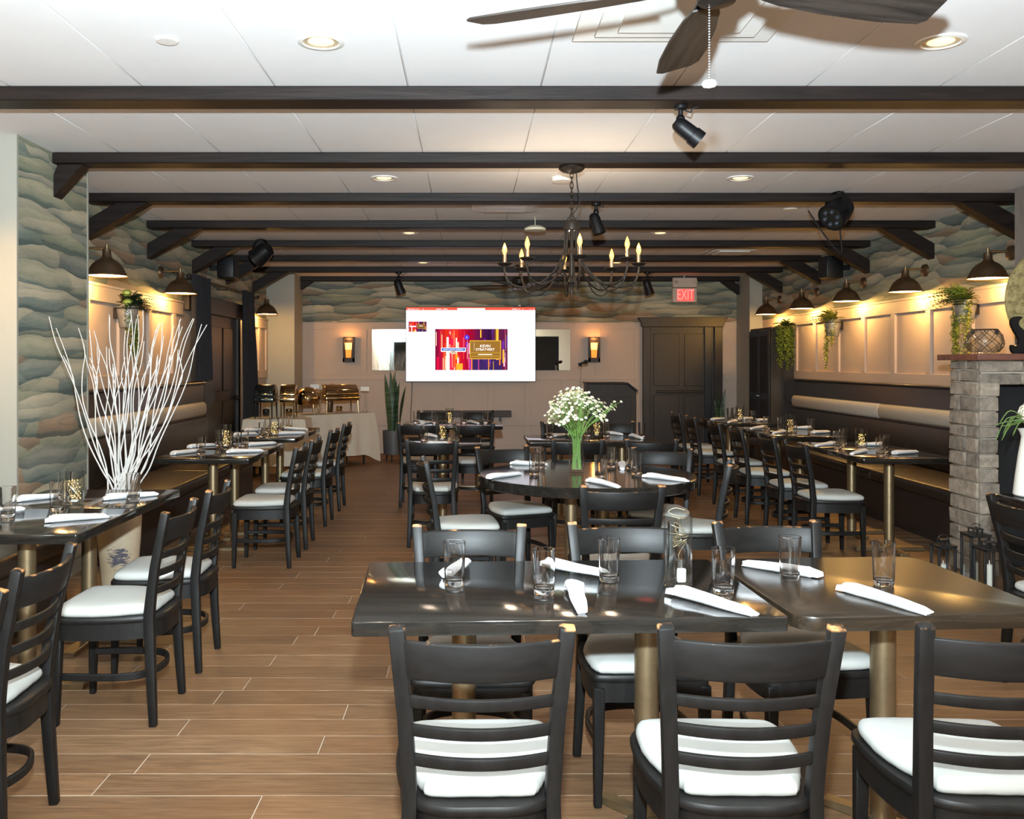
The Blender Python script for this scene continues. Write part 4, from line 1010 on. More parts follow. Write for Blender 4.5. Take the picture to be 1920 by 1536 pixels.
tv = thing('wall_screen', 'large flat screen on the back wall showing a bright slide', 'screen', (0, BW-.06, 0))
TX0, TX1, TZ0, TZ1 = -1.025, 1.068, 1.178, 2.375
MB().box(TX0-.008, TX1+.008, -.05, .0, TZ0-.012, TZ1+.008).build('casing', 'black', tv, .004)
def scr():
    vs, fs, cols = [], [], []
    def q(x0, y0, x1, y1, c, lay=1, a=None):
        u = lambda x: TX0+(x-20)/1848*(TX1-TX0); w = lambda y: TZ1-(y-65)/1040*(TZ1-TZ0); y = -.051-.0012*lay; b = len(vs)
        vs.extend([(u(x0), y, w(y1)), (u(x1), y, w(y1)), (u(x1), y, w(y0)), (u(x0), y, w(y0))]); fs.append((b, b+1, b+2, b+3)); cols.append(lin(c))
    q(20, 65, 1868, 1105, 'f4f2fb', 0); q(20, 65, 1868, 104, 'e8553f'); q(752, 76, 1150, 104, 'fbe9dc', 2)
    for x0, x1 in ((40, 96), (104, 140), (154, 176), (190, 206), (260, 274), (452, 528), (550, 612), (1536, 1612), (1632, 1650), (1684, 1696), (1790, 1800), (1836, 1850)): q(x0, 84, x1, 95, 'fbd7cf', 2)
    rs = random.Random(3)
    for k in range(46):
        x = rs.uniform(40, 1600); y = rs.choice((128, 158, 180, 200)); q(x, y, x+rs.uniform(12, 40), y+7, 'd9d9ea', 2)
    for k in range(16): y = 270+k*16; q(1615, y, 1615+rs.uniform(30, 90), y+6, 'd5d5e6', 2); q(1815, y+60, 1830, y+66, 'd5d5e6', 2)
    def slide(X0, Y0, X1, Y1, n, lay, seed):
        r_ = random.Random(seed); g = lambda t: X0+(X1-X0)*t; h = lambda t: Y0+(Y1-Y0)*t
        N = 22
        base = ['7e0f34', 'a8123c', 'c01f22', 'd02a1b', 'cf2a34', 'd93a2a', 'd8301e', 'c81a2c', 'bd102e', 'a80d2d', '98082e', '8c0d30', '6a1440', '5d1340', '4a1442', '3c1340', '330f3c', '4a1c40', '6a3a2c', '5a2040', '5d1a42', '64203e']
        for k in range(N): q(g(k/N), Y0, g((k+1)/N), Y1, base[k], lay)
        q(g(.48), h(.72), g(.92), Y1, '3a2358', lay+1)
        pal1 = ['fff3ea', 'ffc9a4', 'f9703a', 'f7552f', 'd8123a', 'e0204a', 'd84070', 'ffa02a']; pal2 = ['ff7a2a', '8a2fb0', 'f2b53a', '5b2a8a', 'd84a80', 'f0c0e0', '3c2a7a']
        for k in range(n):
            t = r_.random(); w = r_.choice((.004, .006, .01, .018, .03)); 
            if t < .42: c = r_.choice(pal1)
            else: c = r_.choice(pal2); w *= .6
            a = r_.random()*.85; b = min(1, a+r_.uniform(.08, .55)); q(g(min(t, .99-w)), h(a), g(min(t+w, 1)), h(b), c, lay+2+(k % 3)*.3)
        q(g(.84), Y0, g(.875), h(.75), 'f0b63a', lay+3); q(g(.93), h(.5), g(.955), h(.83), 'ffb040', lay+3)
        q(g(.15), h(.55), g(.2), Y1, 'ffe9d8', lay+2.5); q(g(.29), h(.84), g(.38), Y1, 'ffa62e', lay+3)
    slide(437, 370, 1472, 948, 90, 1, 4); slide(57, 266, 313, 408, 34, 1, 9)
    # gold name plate and blue banner
    for (ax, ay, bx, by, c, l) in ((930, 530, 1378, 795, 'd6a636', 5), (940, 542, 1366, 784, '93692c', 6), (944, 703, 1362, 708, 'd6a636', 7), (944, 752, 1362, 757, 'd6a636', 7), (1052, 722, 1252, 736, 'f3e6d0', 7), (992, 560, 996, 670, 'e8d8c0', 7),
                                   (520, 634, 874, 690, 'ffffff', 5), (530, 640, 864, 676, '3a66b4', 6), (180, 302, 288, 366, 'b08a3a', 5), (184, 306, 284, 362, '7a5628', 6), (205, 322, 262, 332, 'e8dcc8', 7), (70, 325, 165, 342, 'f2e4ec', 5)): q(ax, ay, bx, by, c, l)
    # round blue pointer mark with white arrow, cookie under the banner
    def disc(cx, cy, r, c, lay, ry=None):
        N = 20; b = len(vs); ry = ry or r
        for k in range(N):
            a = 2*PI*k/N; x, y = cx+r*math.cos(a), cy+ry*math.sin(a)
            vs.append((TX0+(x-20)/1848*(TX1-TX0), -.051-.0012*lay, TZ1-(y-65)/1040*(TZ1-TZ0)))
        fs.append(tuple(b+k for k in range(N-1, -1, -1))); cols.append(lin(c))
    disc(890, 487, 35, '4a3ad0', 5); q(884, 478, 894, 500, 'ffffff', 6)
    disc(700, 698, 52, 'e6cdb4', 7, 24)
    for dx, dy in ((-26, -6), (-8, 6), (8, -8), (26, 4), (-2, -14)): disc(700+dx, 698+dy, 7, '7a4426', 8)
    disc(464, 972, 4, '444444', 1)
    me = bpy.data.meshes.new('screen_image'); me.from_pydata(vs, [], fs); me.materials.append(M['screen_picture'])
    at_ = me.color_attributes.new('col', 'FLOAT_COLOR', 'CORNER')
    i = 0
    for p_, c in zip(me.polygons, cols):
        for _ in p_.loop_indices: at_.data[i].color = c; i += 1
    return link('screen_image', me, tv)
tvim = scr()
emit('letter_white', (1, 1, 1), .7)
def put_text(s, size, px, py, lay, parent, mat):
    me = text_mesh(s, size, .0002); me.materials.clear(); me.materials.append(M[mat])
    x = TX0+(px-20)/1848*(TX1-TX0); z = TZ1-(py-65)/1040*(TZ1-TZ0)
    o = link('lettering', me, parent, (x, -.051-.0012*lay, z), (PI/2, 0, 0)); return o
put_text('KEVIN', .062, 1152, 612, 9, tvim, 'letter_white'); put_text('STRATVERT', .058, 1152, 660, 9, tvim, 'letter_white')
put_text('KEVIN COOKIE COMPANY', .027, 697, 657, 9, tvim, 'letter_white')
tag(MB().tube(cat_rom([(-.93, BW-.03, 1.17), (-.94, BW-.03, .9), (-.955, BW-.035, .6), (-.95, BW-.03, .3)], 5), .006, 6).build('power_cable', 'matt_black'), 'thin dark cable hanging below the left end of the screen', 'cable')
wlg = thing('wall_ledge', 'low dark plank ledge on the back wall under the screen', 'ledge', (0, BW-.02, 0))
MB().box(-.75, .68, -.14, 0, .60, .70).build('plank', 'rust_box', wlg, .006)
for x in (-.6, .5): MB().box(x-.02, x+.02, -.12, 0, .48, .60).build('bracket', 'iron', wlg)

ex = thing('exit_sign', 'emergency exit sign with red letters and two small lamps', 'sign', ((1283.5-PX)*14.5/K, 14.52, 0))
MB().box(-.196, .19, -.05, .03, 2.435, 2.665).build('sign_box', 'exit_case', ex, .006)
MB().box(-.188, .192, -.05, .03, 2.672, 2.828).build('battery_housing', 'exit_case', ex, .008)
for x in (-.145, .155):
    MB().tube([(x, -.05, 2.765), (x, -.085, 2.757), (x, -.10, 2.753)], [.02, .032, .034], 14).build('lamp_head', 'exit_case', ex)
    MB().tube([(x, -.10, 2.753), (x, -.102, 2.7525)], .026, 12).build('lamp_lens', 'steel', ex)
MB().box(-.125, .142, -.0525, -.05, 2.455, 2.645).build('red_panel', 'exit_glow', ex)
me = text_mesh('EXIT', .185, .001); me.materials.clear(); me.materials.append(M['exit_red'])
o = link('lettering', me, ex, (.008, -.055, 2.55), (PI/2, 0, 0)); o.scale = (.72, 1.25, 1)
MB().cyl((0, 0, 2.828), (0, 0, CH), .012, 8).build('stem', 'exit_case', ex)

# ------------------------------------------------------------------ back left: buffet
def cloth_table(name, label, cl_label, A, ang, LB, D):
    bt = thing(name, label, 'table', (A.x, A.y, 0), ang, 'buffet tables')
    MB().box(.02, LB-.02, .02, D-.02, .70, .745).build('tabletop', 'table_wood', bt)
    for x in (.12, LB-.12):
        for y in (.08, D-.08): MB().cyl((x, y, 0), (x, y, .70), .016, 8).build('leg', 'iron', bt)
    def ring_(z, k):
        per = []; P4 = [(0, 0), (LB, 0), (LB, D), (0, D)]
        for q in range(4):
            a, b = P4[q], P4[(q+1) % 4]; n = (26, 14, 26, 14)[q]
            for i in range(n):
                t = i/n; x, y = a[0]+(b[0]-a[0])*t, a[1]+(b[1]-a[1])*t
                nx, ny = ((0, -1), (1, 0), (0, 1), (-1, 0))[q]
                w = k*(.016*math.sin(i*1.15+q)+.010*math.sin(i*.45)); c = min(t, 1-t)
                zz = z-(.11*max(0, 1-c*7) if k > .9 else 0); f = k*.05*max(0, 1-c*6)
                per.append((x+nx*(w+.02*k)+f*(1 if x > LB/2 else -1), y+ny*(w+.02*k)+f*(1 if y > D/2 else -1), zz))
        return per
    top = ring_(.752, 0)
    m = MB().loft([top, ring_(.735, .15), ring_(.55, .5), ring_(.35, .8), ring_(.15, 1)], False); m.add(top, [tuple(range(len(top)))])
    clo = m.build('tablecloth', 'linen', None, smooth=60, loc=(A.x, A.y, 0)); clo.rotation_euler = (0, 0, R(ang)); tag(clo, cl_label, 'tablecloth', 'buffet tablecloths')
A, B = Vector((-2.24, 12.54, 0)), Vector((-1.39, 13.30, 0)); ang = math.degrees(math.atan2(B.y-A.y, B.x-A.x)); LB = (B-A).length
cloth_table('buffet_table', 'slanted buffet table under cream cloth beside the snake plant', 'cream tablecloth on the slanted buffet table beside the snake plant', A, ang, LB, .60)
A2 = Vector((-2.90, 11.72, 0))
cloth_table('buffet_table', 'buffet table under cream cloth beside the black curtain', 'cream tablecloth on the buffet table beside the black curtain', A2, 0, .78, .50)
def onb(px, py, d=0):   # a spot on the buffet top under a pixel column
    X = (px-PX)/K
    if px < 560: y = A2.y+.25+d; return Vector((X*y, y, 0))
    n = Vector((-(B-A).y, (B-A).x, 0)).normalized(); O = A+n*(.30+d); u = (B-A).normalized()
    q = (X*O.y-O.x)/(u.x-X*u.y); return O+u*q
def rolltop(label, px, d, w, mat, rz, leg=.12, open_=False):
    p = onb(px, 0, d); t = thing('chafing_dish', label, 'chafing dish', (p.x, p.y, .755), rz, 'chafing dishes on the buffet')
    r = .155
    MB().box(-w/2, w/2, -.16, .16, leg+.05, leg+.115).build('water_pan', mat, t, .012, 2)
    MB().box(-w/2-.015, w/2+.015, -.175, .175, leg+.115, leg+.128).build('rim', mat, t, .004)
    pts = [(r*math.cos(a)*1.06, leg+.13+r*math.sin(a)*.98) for a in [PI*k/18 for k in range(19)]]
    inn = [(a*.96, leg+.13+(b-leg-.13)*.96) for a, b in reversed(pts)]
    MB().prism([(y, z) for y, z in pts], -w/2, w/2, 'x').build('roll_lid', mat, t, .012, 2, smooth=50)
    MB().tube(cat_rom([(-.09, -.163, leg+.19), (-.08, -.20, leg+.20), (.08, -.20, leg+.20), (.09, -.163, leg+.19)], 4), .006, 6).build('lid_handle', mat, t)
    for x in (-w/2+.02, w/2-.02):
        for y in (-.14, .14): MB().tube([(x, y, leg+.06), (x*1.04, y*1.06, 0)], [.011, .008], 8).build('leg', mat, t)
    MB().lathe([(.04, leg*.2), (.045, leg*.3), (.045, leg*.7), (.03, leg*.75)], 14).build('burner', mat, t)
    return t
rolltop('dark mirrored roll-top chafing dish at the curtain end of the buffet', 499, -.05, .25, 'dark_chrome', 0, .16)
rolltop('open brown-shining roll-top chafing dish behind the dark one', 542, .04, .20, 'gold_chrome', 4, .16)
rolltop('large gold-shining roll-top chafing dish at the plant end', 636, -.075, .50, 'gold_chrome', ang-14, .13)
p = onb(577, 0, .0); t = thing('chafing_dish', 'round domed chafing dish in the middle of the buffet', 'chafing dish', (p.x, p.y, .755), 0, 'chafing dishes on the buffet')
MB().lathe([(.15, .13), (.165, .15), (.17, .21), (.178, .215), (.178, .225), (.15, .23)], 28).build('water_pan', 'gold_chrome', t)
MB().lathe([(.175, .226), (.172, .25), (.15, .31), (.11, .352), (.06, .376), (.02, .382), (.001, .383)], 28, cap=False).build('dome_lid', 'gold_chrome', t)
for a in (.6, 2.2, 3.8, 5.4): MB().tube([(.15*math.cos(a), .15*math.sin(a), .16), (.17*math.cos(a), .17*math.sin(a), 0)], .009, 8).build('leg', 'gold_chrome', t)
MB().tube(cat_rom([(-.05, -.165, .27), (-.04, -.20, .285), (.04, -.20, .285), (.05, -.165, .27)], 4), .006, 6).build('lid_handle', 'gold_chrome', t)
for px, d, zc, lab in ((590, .24, 1.135, 'small white card on a stand behind the domed dish'), (684, .2, 1.085, 'small white card on a stand at the plant end of the buffet')):
    q = onb(px, 0, d); t = thing('card_stand', lab, 'card', (q.x, q.y, .7545), 0, 'buffet name cards')
    MB().box(-.065, .065, -.001, .001, zc-.79, zc-.725).build('card', 'white_paper', t)
    MB().cyl((0, .004, 0), (0, .004, zc-.74), .003, 6).lathe([(.04, 0), (.04, .006)], 12).build('stand', 'steel', t)
q = onb(618, 0, .245); FV = tag(MB().lathe([(.04, 0), (.05, .02), (.055, .15), (.05, .22), (.06, .26), (.05, .26), (.001, .2)], 18).build('small_vase', 'bronze', None, loc=(q.x, q.y, .7545)), 'small dark vase behind the large chafing dish', 'vase')
fb2 = thing('flower_bunch', 'bunch of pink and blush flowers behind the chafing dishes', 'flowers', (q.x, q.y, .99))
rp = random.Random(8); lf = MB(); f1 = MB(); f2_ = MB()
for k in range(26):
    a = rp.uniform(0, 2*PI); rr = rp.uniform(.02, .13); c = Vector((rr*math.cos(a), rr*math.sin(a), .13+rp.uniform(-.03, .05)-rr*.35)); (f1 if k % 3 else f2_).ball(c, rp.uniform(.024, .042), 8, 5, .8)
for k in range(90):
    a = rp.uniform(0, 2*PI); e = rp.uniform(-.5, .7); d = Vector((math.cos(a)*math.cos(e), math.sin(a)*math.cos(e), math.sin(e))); c = d*rp.uniform(.05, .11)+Vector((0, 0, .02)); s = d.cross(Vector((0, 0, 1))).normalized()*.018
    lf.add([c, c+d*.04+s, c+d*.085, c+d*.04-s], [(0, 1, 2, 3)])
MB().cyl((0, 0, -.06), (0, 0, .08), .022, 8).build('stems', 'stem', fb2)
f1.build('pink_blooms', 'pink_petal', fb2); f2_.build('blush_blooms', 'blush_petal', fb2); tag(lf.build('leaves', 'leaf_dark', fb2), kind='stuff')

def snake_plant(label, px, Y, h, n, seed, s=1):
    x = (px-PX)*Y/K; t = thing('snake_plant', label, 'plant', (x, Y, 0), 0, 'potted snake plants')
    MB().lathe([(.12*s, .10), (.15*s, .105), (.165*s, .42), (.165*s, .46), (.15*s, .46), (.145*s, .42), (.001, .41)], 24).build('pot', 'pot', t)
    for k in range(3):
        a = k*2*PI/3+.4; MB().cyl((.12*s*math.cos(a), .12*s*math.sin(a), .13), (.15*s*math.cos(a), .15*s*math.sin(a), 0), .012, 8).build('pot_leg', 'iron', t)
    r_ = random.Random(seed)
    for k in range(n):
        a = r_.uniform(0, 6.28); q = r_.uniform(.01, .10)*s; bx, by = q*math.cos(a), q*math.sin(a); hh = h*r_.uniform(.62, 1); tilt = r_.uniform(.0, .10); tw = r_.uniform(0, 3); rings = []
        for j in range(9):
            u = j/8; w = .042*s*(1.0+.3*math.sin(u*3))*(1-u**4)+.001; d = Vector((math.cos(tw+u*.8), math.sin(tw+u*.8), 0)); nn = Vector((-d.y, d.x, 0)); c = Vector((bx+tilt*u*u*math.cos(a), by+tilt*u*u*math.sin(a), .41+hh*u))
            rings.append([c-d*w, c+nn*.006, c+d*w, c-nn*.006])
        MB().loft(rings).build('leaf', 'snake_leaf', t)
    return t
snake_plant('tall snake plant in a dark pot beside the buffet', 738, 13.75, .98, 11, 5)
snake_plant('smaller snake plant beside the wide dark door', 1352, 14.45, .75, 7, 9, .6)

# lectern and microphone
lc = thing('lectern', 'dark wooden lectern with slanted top beside the wide door', 'lectern', (2.07, 13.5, 0))
MB().prism([(-.35, .08), (.36, .08), (.36, 1.06), (.23, 1.17), (-.35, 1.175)], -.22, .22, 'y').build('body', 'lectern_wood', lc, .008)
MB().box(-.39, .40, -.26, .26, 0, .085).build('base', 'lectern_wood', lc, .008)
MB().prism([(.37, 1.055), (.385, 1.075), (.235, 1.19), (-.37, 1.195), (-.37, 1.175), (.23, 1.17)], -.25, .25, 'y').build('top_board', 'lectern_wood', lc, .004)
MB().box(-.27, .28, -.228, -.22, .18, .98).build('front_panel', 'lectern_wood', lc, .006)
ms = thing('microphone_stand', 'thin microphone stand with black microphone beside the lectern', 'microphone', (1.585, 13.05, 0))
MB().lathe([(.13, 0), (.13, .012), (.03, .03), (.012, .04)], 20).build('base', 'iron', ms)
MB().cyl((0, 0, .03), (0, 0, 1.44), .010, 8).build('pole', 'steel', ms)
MB().tube([(-.03, 0, 1.455), (.0, 0, 1.462), (.05, 0, 1.48), (.06, 0, 1.483), (.085, 0, 1.492), (.115, 0, 1.502)], [.014, .018, .016, .026, .030, .012], 12).build('microphone_head', 'matt_black', ms)
MB().box(-.02, .02, -.014, .014, 1.425, 1.46).build('clip', 'matt_black', ms)

# ------------------------------------------------------------------ cupboard in the right corner
cp = thing('corner_cupboard', 'tall dark cupboard with glazed doors at the booth end', 'cupboard', (0, 0, 0))
MB().box(4.22, RW-.02, 12.78, 13.72, 0, 1.98).build('carcass', 'cupboard', cp, .006)
for y0, y1 in ((12.80, 13.245), (13.255, 13.70)):
    d = MB().box(4.196, 4.22, y0, y1, .06, 1.94).build('door', 'cupboard_blue', cp, .004)
    for z0, z1 in ((.14, .95), (1.05, 1.86)): MB().box(4.190, 4.197, y0+.07, y1-.07, z0, z1).build('door_panel', 'matt_black', d, .003)
    MB().ball((4.185, y1-.03 if y0 < 13 else y0+.03, 1.0), .014, 8, 5).build('knob', 'steel', d)

# ------------------------------------------------------------------ wall planters with trailing plants
def leaf_quad(m, c, d, L, w, up=Vector((0, 0, 1))):
    s = d.cross(up); s = (s if s.length > .01 else Vector((1, 0, 0))).normalized()*w; n = s.cross(d).normalized()
    m.add([c, c+d*L*.5+s+n*.003, c+d*L, c+d*L*.5-s+n*.003, ], [(0, 1, 2, 3)])
def planter(label, xw, s, y, z, trails, seed, fern=True, bucket=True, mat='leaf', tmat='leaf_yellow', spread=.2, rz=0):
    r_ = random.Random(seed); t = thing('wall_planter', label, 'plant', (xw, y, 0), rz, 'hanging wall planters')
    cx = s*.12
    if bucket:
        pr = [(.001, z-.20), (.065, z-.20), (.07, z-.195), (.082, z-.1), (.084, z-.095), (.086, z-.09), (.10, z), (.104, z), (.104, z+.008), (.094, z+.006), (.08, z-.06), (.001, z-.07)]
        MB().lathe(pr, 24, (cx, 0, 0), False).build('bucket', 'bucket', t)
        MB().tube([(cx+.1*math.cos(a), .1*math.sin(a), z-.03) for a in [2*PI*k/20 for k in range(20)]], .005, 6, True).build('bucket_band', 'iron', t)
        MB().box(*sorted((s*.0, s*.05)), -.02, .02, z-.12, z-.02).build('hook', 'iron', t)
    f = MB(); tr = MB()
    for k in range(90 if fern else 40):
        a = r_.uniform(0, 2*PI); e = r_.uniform(.1, 1.3); L = spread*r_.uniform(.5, 1.1)
        d = Vector((math.cos(a)*math.cos(e), math.sin(a)*math.cos(e), math.sin(e)*.8))
        if d.x*s < -.2: d.x *= -1
        base = Vector((cx, 0, z-.01)); n = 9
        for j in range(n):
            u = (j+1)/n; c = base+d*L*u+Vector((0, 0, -.35*L*u*u))
            for q in (-1, 1):
                side = Vector((-d.y, d.x, .1)).normalized()*q
                leaf_quad(f, c, (side+d*.6).normalized(), .055*(1.1-.7*u)+.010, .008)
    tag(f.build('foliage', mat, t), kind='stuff')
    for k in range(trails):
        a = r_.uniform(-1.3, 1.3); x0, y0 = cx+s*.06*math.cos(a), .10*math.sin(a)+r_.uniform(-.03, .03); L = r_.uniform(.25, 1)*.62; n = int(L/.011)
        for j in range(n):
            u = j/n; c = Vector((x0+.02*s*u+.006*math.sin(j), y0+.015*math.sin(j*.5+k), z-.01-L*u)); b = r_.uniform(0, 6.28)
            leaf_quad(tr, c, Vector((math.cos(b)*.8, math.sin(b)*.8, -.5)).normalized(), .028, .011)
    tag(tr.build('trailing_stems', tmat, t), kind='stuff')
    return t
pl = planter('wall planter with dark leaves and succulents beside the left lamp', LW, 1, 8.12, 1.99, 18, 2, True, True, 'leaf_dark', 'leaf', .27)
for dy, dz in ((-.12, .06), (-.10, -.02)): MB().ball((.16, dy, 2.03+dz), .045, 8, 5, .7).build('succulent', 'leaf', pl)
planter('wall planter with fern and long trails above the mantel', RW, -1, 8.18, 2.03, 34, 3, True, True, 'leaf', 'leaf_yellow', .36)
planter('wall planter with yellow-green sprigs in the middle of the booth wall', RW, -1, 11.15, 2.0, 18, 4, True, True, 'leaf_yellow', 'leaf_yellow', .30)
planter('dense green vine hanging over the cupboard end', 4.37, -1, 12.765, 2.0, 52, 6, False, False, 'leaf', 'leaf_mid', .18, 90)
# ------------------------------------------------------------------ fireplace
FPX, FN, FFA, LT = 3.50, 6.28, 6.66, 1.325
fp = thing('stone_fireplace', 'grey stone fireplace pier with wooden mantel at the right edge', 'fireplace', (0, 0, 0))
MB().box(FPX+.022, FPX+.135, FN+.022, FFA-.02, 0, 1.495).box(FPX+.135, RW-.01, FN+.022, FFA-.02, LT+.022, 1.495).build('mortar_core', 'mortar', fp)
MB().box(FPX+.135, RW-.01, FFA-.05, FFA-.02, 0, LT+.02).box(FPX+.134, FPX+.142, FN+.05, FFA-.05, 0, LT+.02).build('firebox', 'matt_black', fp)
MB().box(FPX-.06, RW-.01, FN-.1, FFA+.06, 1.497, 1.54).build('mantel_shelf', 'mantel', fp, .006, 2)
rs = random.Random(17)
def stone(x0, x1, y0, y1, z0, z1):
    b = MB().box(x0, x1, y0, y1, z0, z1)
    b.v = [(x+rs.uniform(-.004, .004), y+rs.uniform(-.004, .004), z+rs.uniform(-.0025, .0025)) for x, y, z in b.v]
    b.build('stone', 'stone', fp, .006)
z = 0
while z < 1.47:
    h = rs.choice((.085, .10, .105, .115)); z1 = min(z+h, 1.494)
    if 1.494-z1 < .05: z1 = 1.494
    pr = rs.uniform(-.005, .006)
    # corner stone on the front, then one or two along the side
    if z < LT-.02:
        stone(FPX+.012, FPX+.142+rs.uniform(-.004, .006), FN-.004+pr, FN+.03, z+.004, z1-.004)
    cut = rs.choice((FFA, FN+.24, FN+.16, FFA))
    ys_ = [FN+.012, cut, FFA] if cut != FFA else [FN+.012, FFA]
    for a, b in zip(ys_, ys_[1:]): stone(FPX-.002+rs.uniform(-.005, .005), FPX+.03, a+.004, b-.004, z+.004, z1-.004)
    z = z1
for z0, z1 in ((LT, LT+.082), (LT+.088, 1.494)):
    x = FPX+.012
    while x < RW-.05:
        w = rs.uniform(.17, .30); stone(x, min(x+w, RW-.02), FN-.006+rs.uniform(-.005, .005), FN+.03, z0+.003, z1-.003); x += w+.006
structure(MB().box(4.36, RW, 7.0, 7.3, 0, CH).build('wall_chimney', 'post'))
# on the mantel
mz = 1.541
jr = thing('netted_jar', 'round clear glass jar in a dark rope net on the mantel', 'jar', (3.64, 6.45, mz))
prof = [(.001, 0), (.06, 0), (.09, .015), (.115, .055), (.119, .09), (.108, .13), (.085, .16), (.078, .172), (.074, .172), (.08, .158), (.103, .128), (.114, .09), (.11, .057), (.086, .019), (.05, .006), (.001, .006)]
MB().lathe(prof, 32, cap=False).build('glass_body', 'thin_glass', jr, smooth=60)
nt = MB(); out = [(.09, .015), (.117, .055), (.121, .09), (.110, .13), (.087, .16), (.080, .172)]
def rad(zq):
    for (r0, z0), (r1, z1) in zip(out, out[1:]):
        if zq <= z1: return r0+(r1-r0)*(zq-z0)/(z1-z0)
    return .08
for k in range(8):
    for sg in (-1, 1): nt.tube([(( rad(zq)+.003)*math.cos(k*PI/4+sg*(zq-.015)*9), (rad(zq)+.003)*math.sin(k*PI/4+sg*(zq-.015)*9), zq) for zq in [.015+.157*j/12 for j in range(13)]], .0022, 5)
nt.tube([(.081*math.cos(a), .081*math.sin(a), .173) for a in [2*PI*k/24 for k in range(24)]], .003, 6, True); nt.build('rope_net', 'rope', jr)
for sx in (-.085, .085): MB().ball((sx, 0, .155), .014, 8, 5, 1.4).build('knot', 'rope', jr)
gd = thing('gold_disc', 'large round hammered gold disc standing on the mantel', 'disc', (4.15, 6.42, 0))
pts = []
MB().tube([(0, -.012, 1.925), (0, .004, 1.925), (0, .012, 1.925)], [.375, .385, .38], 56).build('disc', 'hammered', gd)
ds = thing('scroll_stand', 'black scroll shaped stand holding the gold disc', 'stand', (3.83, 6.42, mz))
sp = cat_rom([(.03, .255), (-.01, .262), (-.042, .24), (-.045, .205), (-.025, .16), (.0, .12), (.01, .09), (.0, .065), (-.02, .055), (-.042, .062), (-.045, .03), (-.02, 0), (.06, 0), (.16, .02), (.20, .09), (.15, .105), (.085, .13), (.03, .175), (.005, .205), (.01, .232)] and
             [(.03, .255, 0), (-.01, .262, 0), (-.042, .24, 0), (-.045, .205, 0), (-.025, .16, 0), (.0, .12, 0), (.01, .09, 0), (.0, .065, 0), (-.02, .055, 0), (-.042, .062, 0), (-.045, .03, 0), (-.02, 0, 0), (.06, 0, 0), (.16, .02, 0), (.20, .09, 0), (.15, .105, 0), (.085, .13, 0), (.03, .175, 0), (.005, .205, 0), (.01, .232, 0)], 4, True)
MB().prism([(a.x, a.y) for a in sp], -.05, -.02, 'y').build('scroll', 'stage_black', ds)
MB().box(.03, .60, -.05, .05, 0, .02).build('base_bar', 'stage_black', ds, .004)
# ------------------------------------------------------------------ lanterns
def lantern(label, x, y, h, w, candle_h):
    t = thing('candle_lantern', label, 'lantern', (x, y, 0), 0, 'black candle lanterns'); a = w/2; th = .007; zt = h-.075
    fr = MB()
    for sx in (-1, 1):
        for sy in (-1, 1): fr.box(sx*a-th, sx*a+th, sy*a-th, sy*a+th, .015, zt)
    fr.box(-a-th, a+th, -a-th, a+th, .0, .018).box(-a-th, a+th, -a-th, -a+th, zt-.012, zt).box(-a-th, a+th, a-th, a+th, zt-.012, zt).box(-a-th, -a+th, -a, a, zt-.012, zt).box(a-th, a+th, -a, a, zt-.012, zt)
    fr.build('frame', 'black', t, .0015)
    MB().box(-a-.012, a+.012, -a-.012, a+.012, zt, zt+.008).box(-a*.6, a*.6, -a*.6, a*.6, zt+.035, zt+.042).build('roof', 'black', t, .002)
    m = MB()
    for sx in (-1, 1):
        for sy in (-1, 1): m.box(sx*a*.5-.004, sx*a*.5+.004, sy*a*.5-.004, sy*a*.5+.004, zt+.008, zt+.036)
    m.build('roof_posts', 'black', t)
    MB().tube([(.03*math.cos(u), 0, zt+.052+.018*math.sin(u)) for u in [2*PI*k/14 for k in range(14)]], .003, 6, True).build('ring_handle', 'black', t)
    for sx, sy in ((1, 0), (-1, 0), (0, 1), (0, -1)):
        m = MB().box(sx*a-.001, sx*a+.001, -a+th, a-th, .02, zt-.012) if sx else MB().box(-a+th, a-th, sy*a-.001, sy*a+.001, .02, zt-.012)
        m.build('pane', 'thin_glass', t)
    MB().lathe([(.001, .018), (.017, .018), (.017, .018+candle_h), (.004, .022+candle_h), (.002, .045+candle_h), (.001, .046+candle_h)], 14, cap=False).build('candle', 'candle', t)
lantern('short black candle lantern nearest the bench', 3.15, 6.07, .34, .105, .12)
lantern('tallest black candle lantern against the stone pier', 3.27, 5.90, .445, .115, .17)
lantern('black candle lantern in front, holding a tall white candle', 3.235, 5.68, .40, .12, .205)
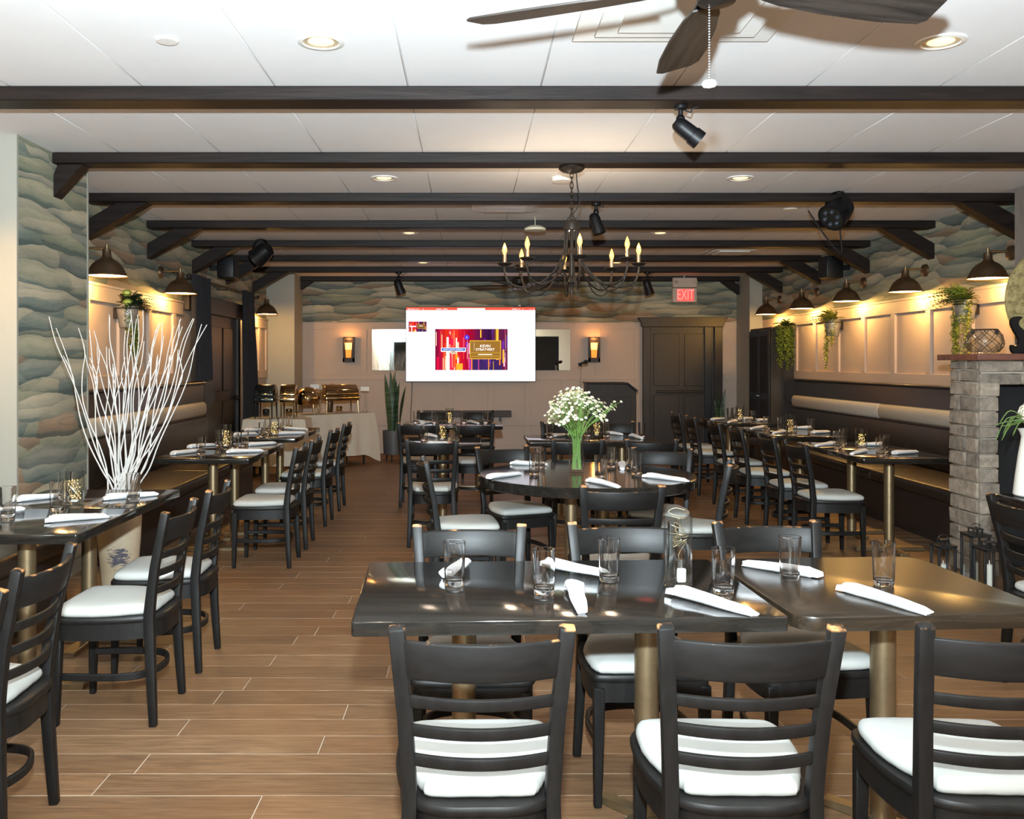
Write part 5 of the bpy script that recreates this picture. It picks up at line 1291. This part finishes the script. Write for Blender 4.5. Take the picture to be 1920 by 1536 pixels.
# ------------------------------------------------------------------ jug with hydrangeas
JX, JY = 3.06, 4.93
jg = thing('enamel_jug', 'white enamel jug on the black table at the right edge', 'jug', (JX, JY, TT))
MB().lathe([(.001, .001), (.105, .001), (.11, .008), (.10, .10), (.085, .22), (.072, .30), (.07, .32), (.078, .345), (.088, .36), (.083, .36), (.066, .32), (.07, .25), (.001, .2)], 32, cap=False).build('body', 'enamel', jg)
MB().tube(cat_rom([(.07, 0, .32), (.13, 0, .33), (.16, 0, .25), (.14, 0, .15), (.095, 0, .12)], 5), .010, 8).build('handle', 'enamel', jg)
hy = thing('hydrangea_bunch', 'white hydrangeas with thin grass blades in the enamel jug', 'flowers', (JX, JY, TT+.34))
rh = random.Random(31); fl2 = MB()
for c in ((-.02, -.02, .09), (.09, .0, .12), (.02, .08, .10), (.05, -.07, .03)):
    cv = Vector(c)
    for k in range(70):
        d = Vector((rh.gauss(0, 1), rh.gauss(0, 1), rh.gauss(0, 1))).normalized(); p = cv+d*.062; u = d.cross(Vector((.3, .2, 1))).normalized(); w = d.cross(u)
        fl2.add([p+u*.014, p+w*.014, p-u*.014, p-w*.014], [(0, 1, 2, 3)])
tag(fl2.build('petals', 'petal', hy), kind='stuff')
MB().ball((-.02, -.02, .09), .055, 10, 6).ball((.09, 0, .12), .055, 10, 6).ball((.02, .08, .10), .055, 10, 6).ball((.05, -.07, .03), .05, 10, 6).build('flower_hearts', 'petal', hy)
gr = MB()
for k in range(16):
    a = rh.uniform(2.2, 4.2) if k < 11 else rh.uniform(0, 6.28); L = rh.uniform(.12, .24); d = Vector((math.cos(a), math.sin(a), 0)); pts = [Vector((0, 0, -.02)), d*.04+Vector((0, 0, .06)), d*L*.7+Vector((0, 0, .07+rh.uniform(-.03, .05))), d*L+Vector((0, 0, rh.uniform(-.06, .06)))]
    gr.tube(cat_rom(pts, 4), [.003]*12+[.001], 5)
gr.build('grass_blades', 'leaf', hy); MB().cyl((0, 0, -.12), (0, 0, .06), .045, 10).build('stems', 'stem', hy)
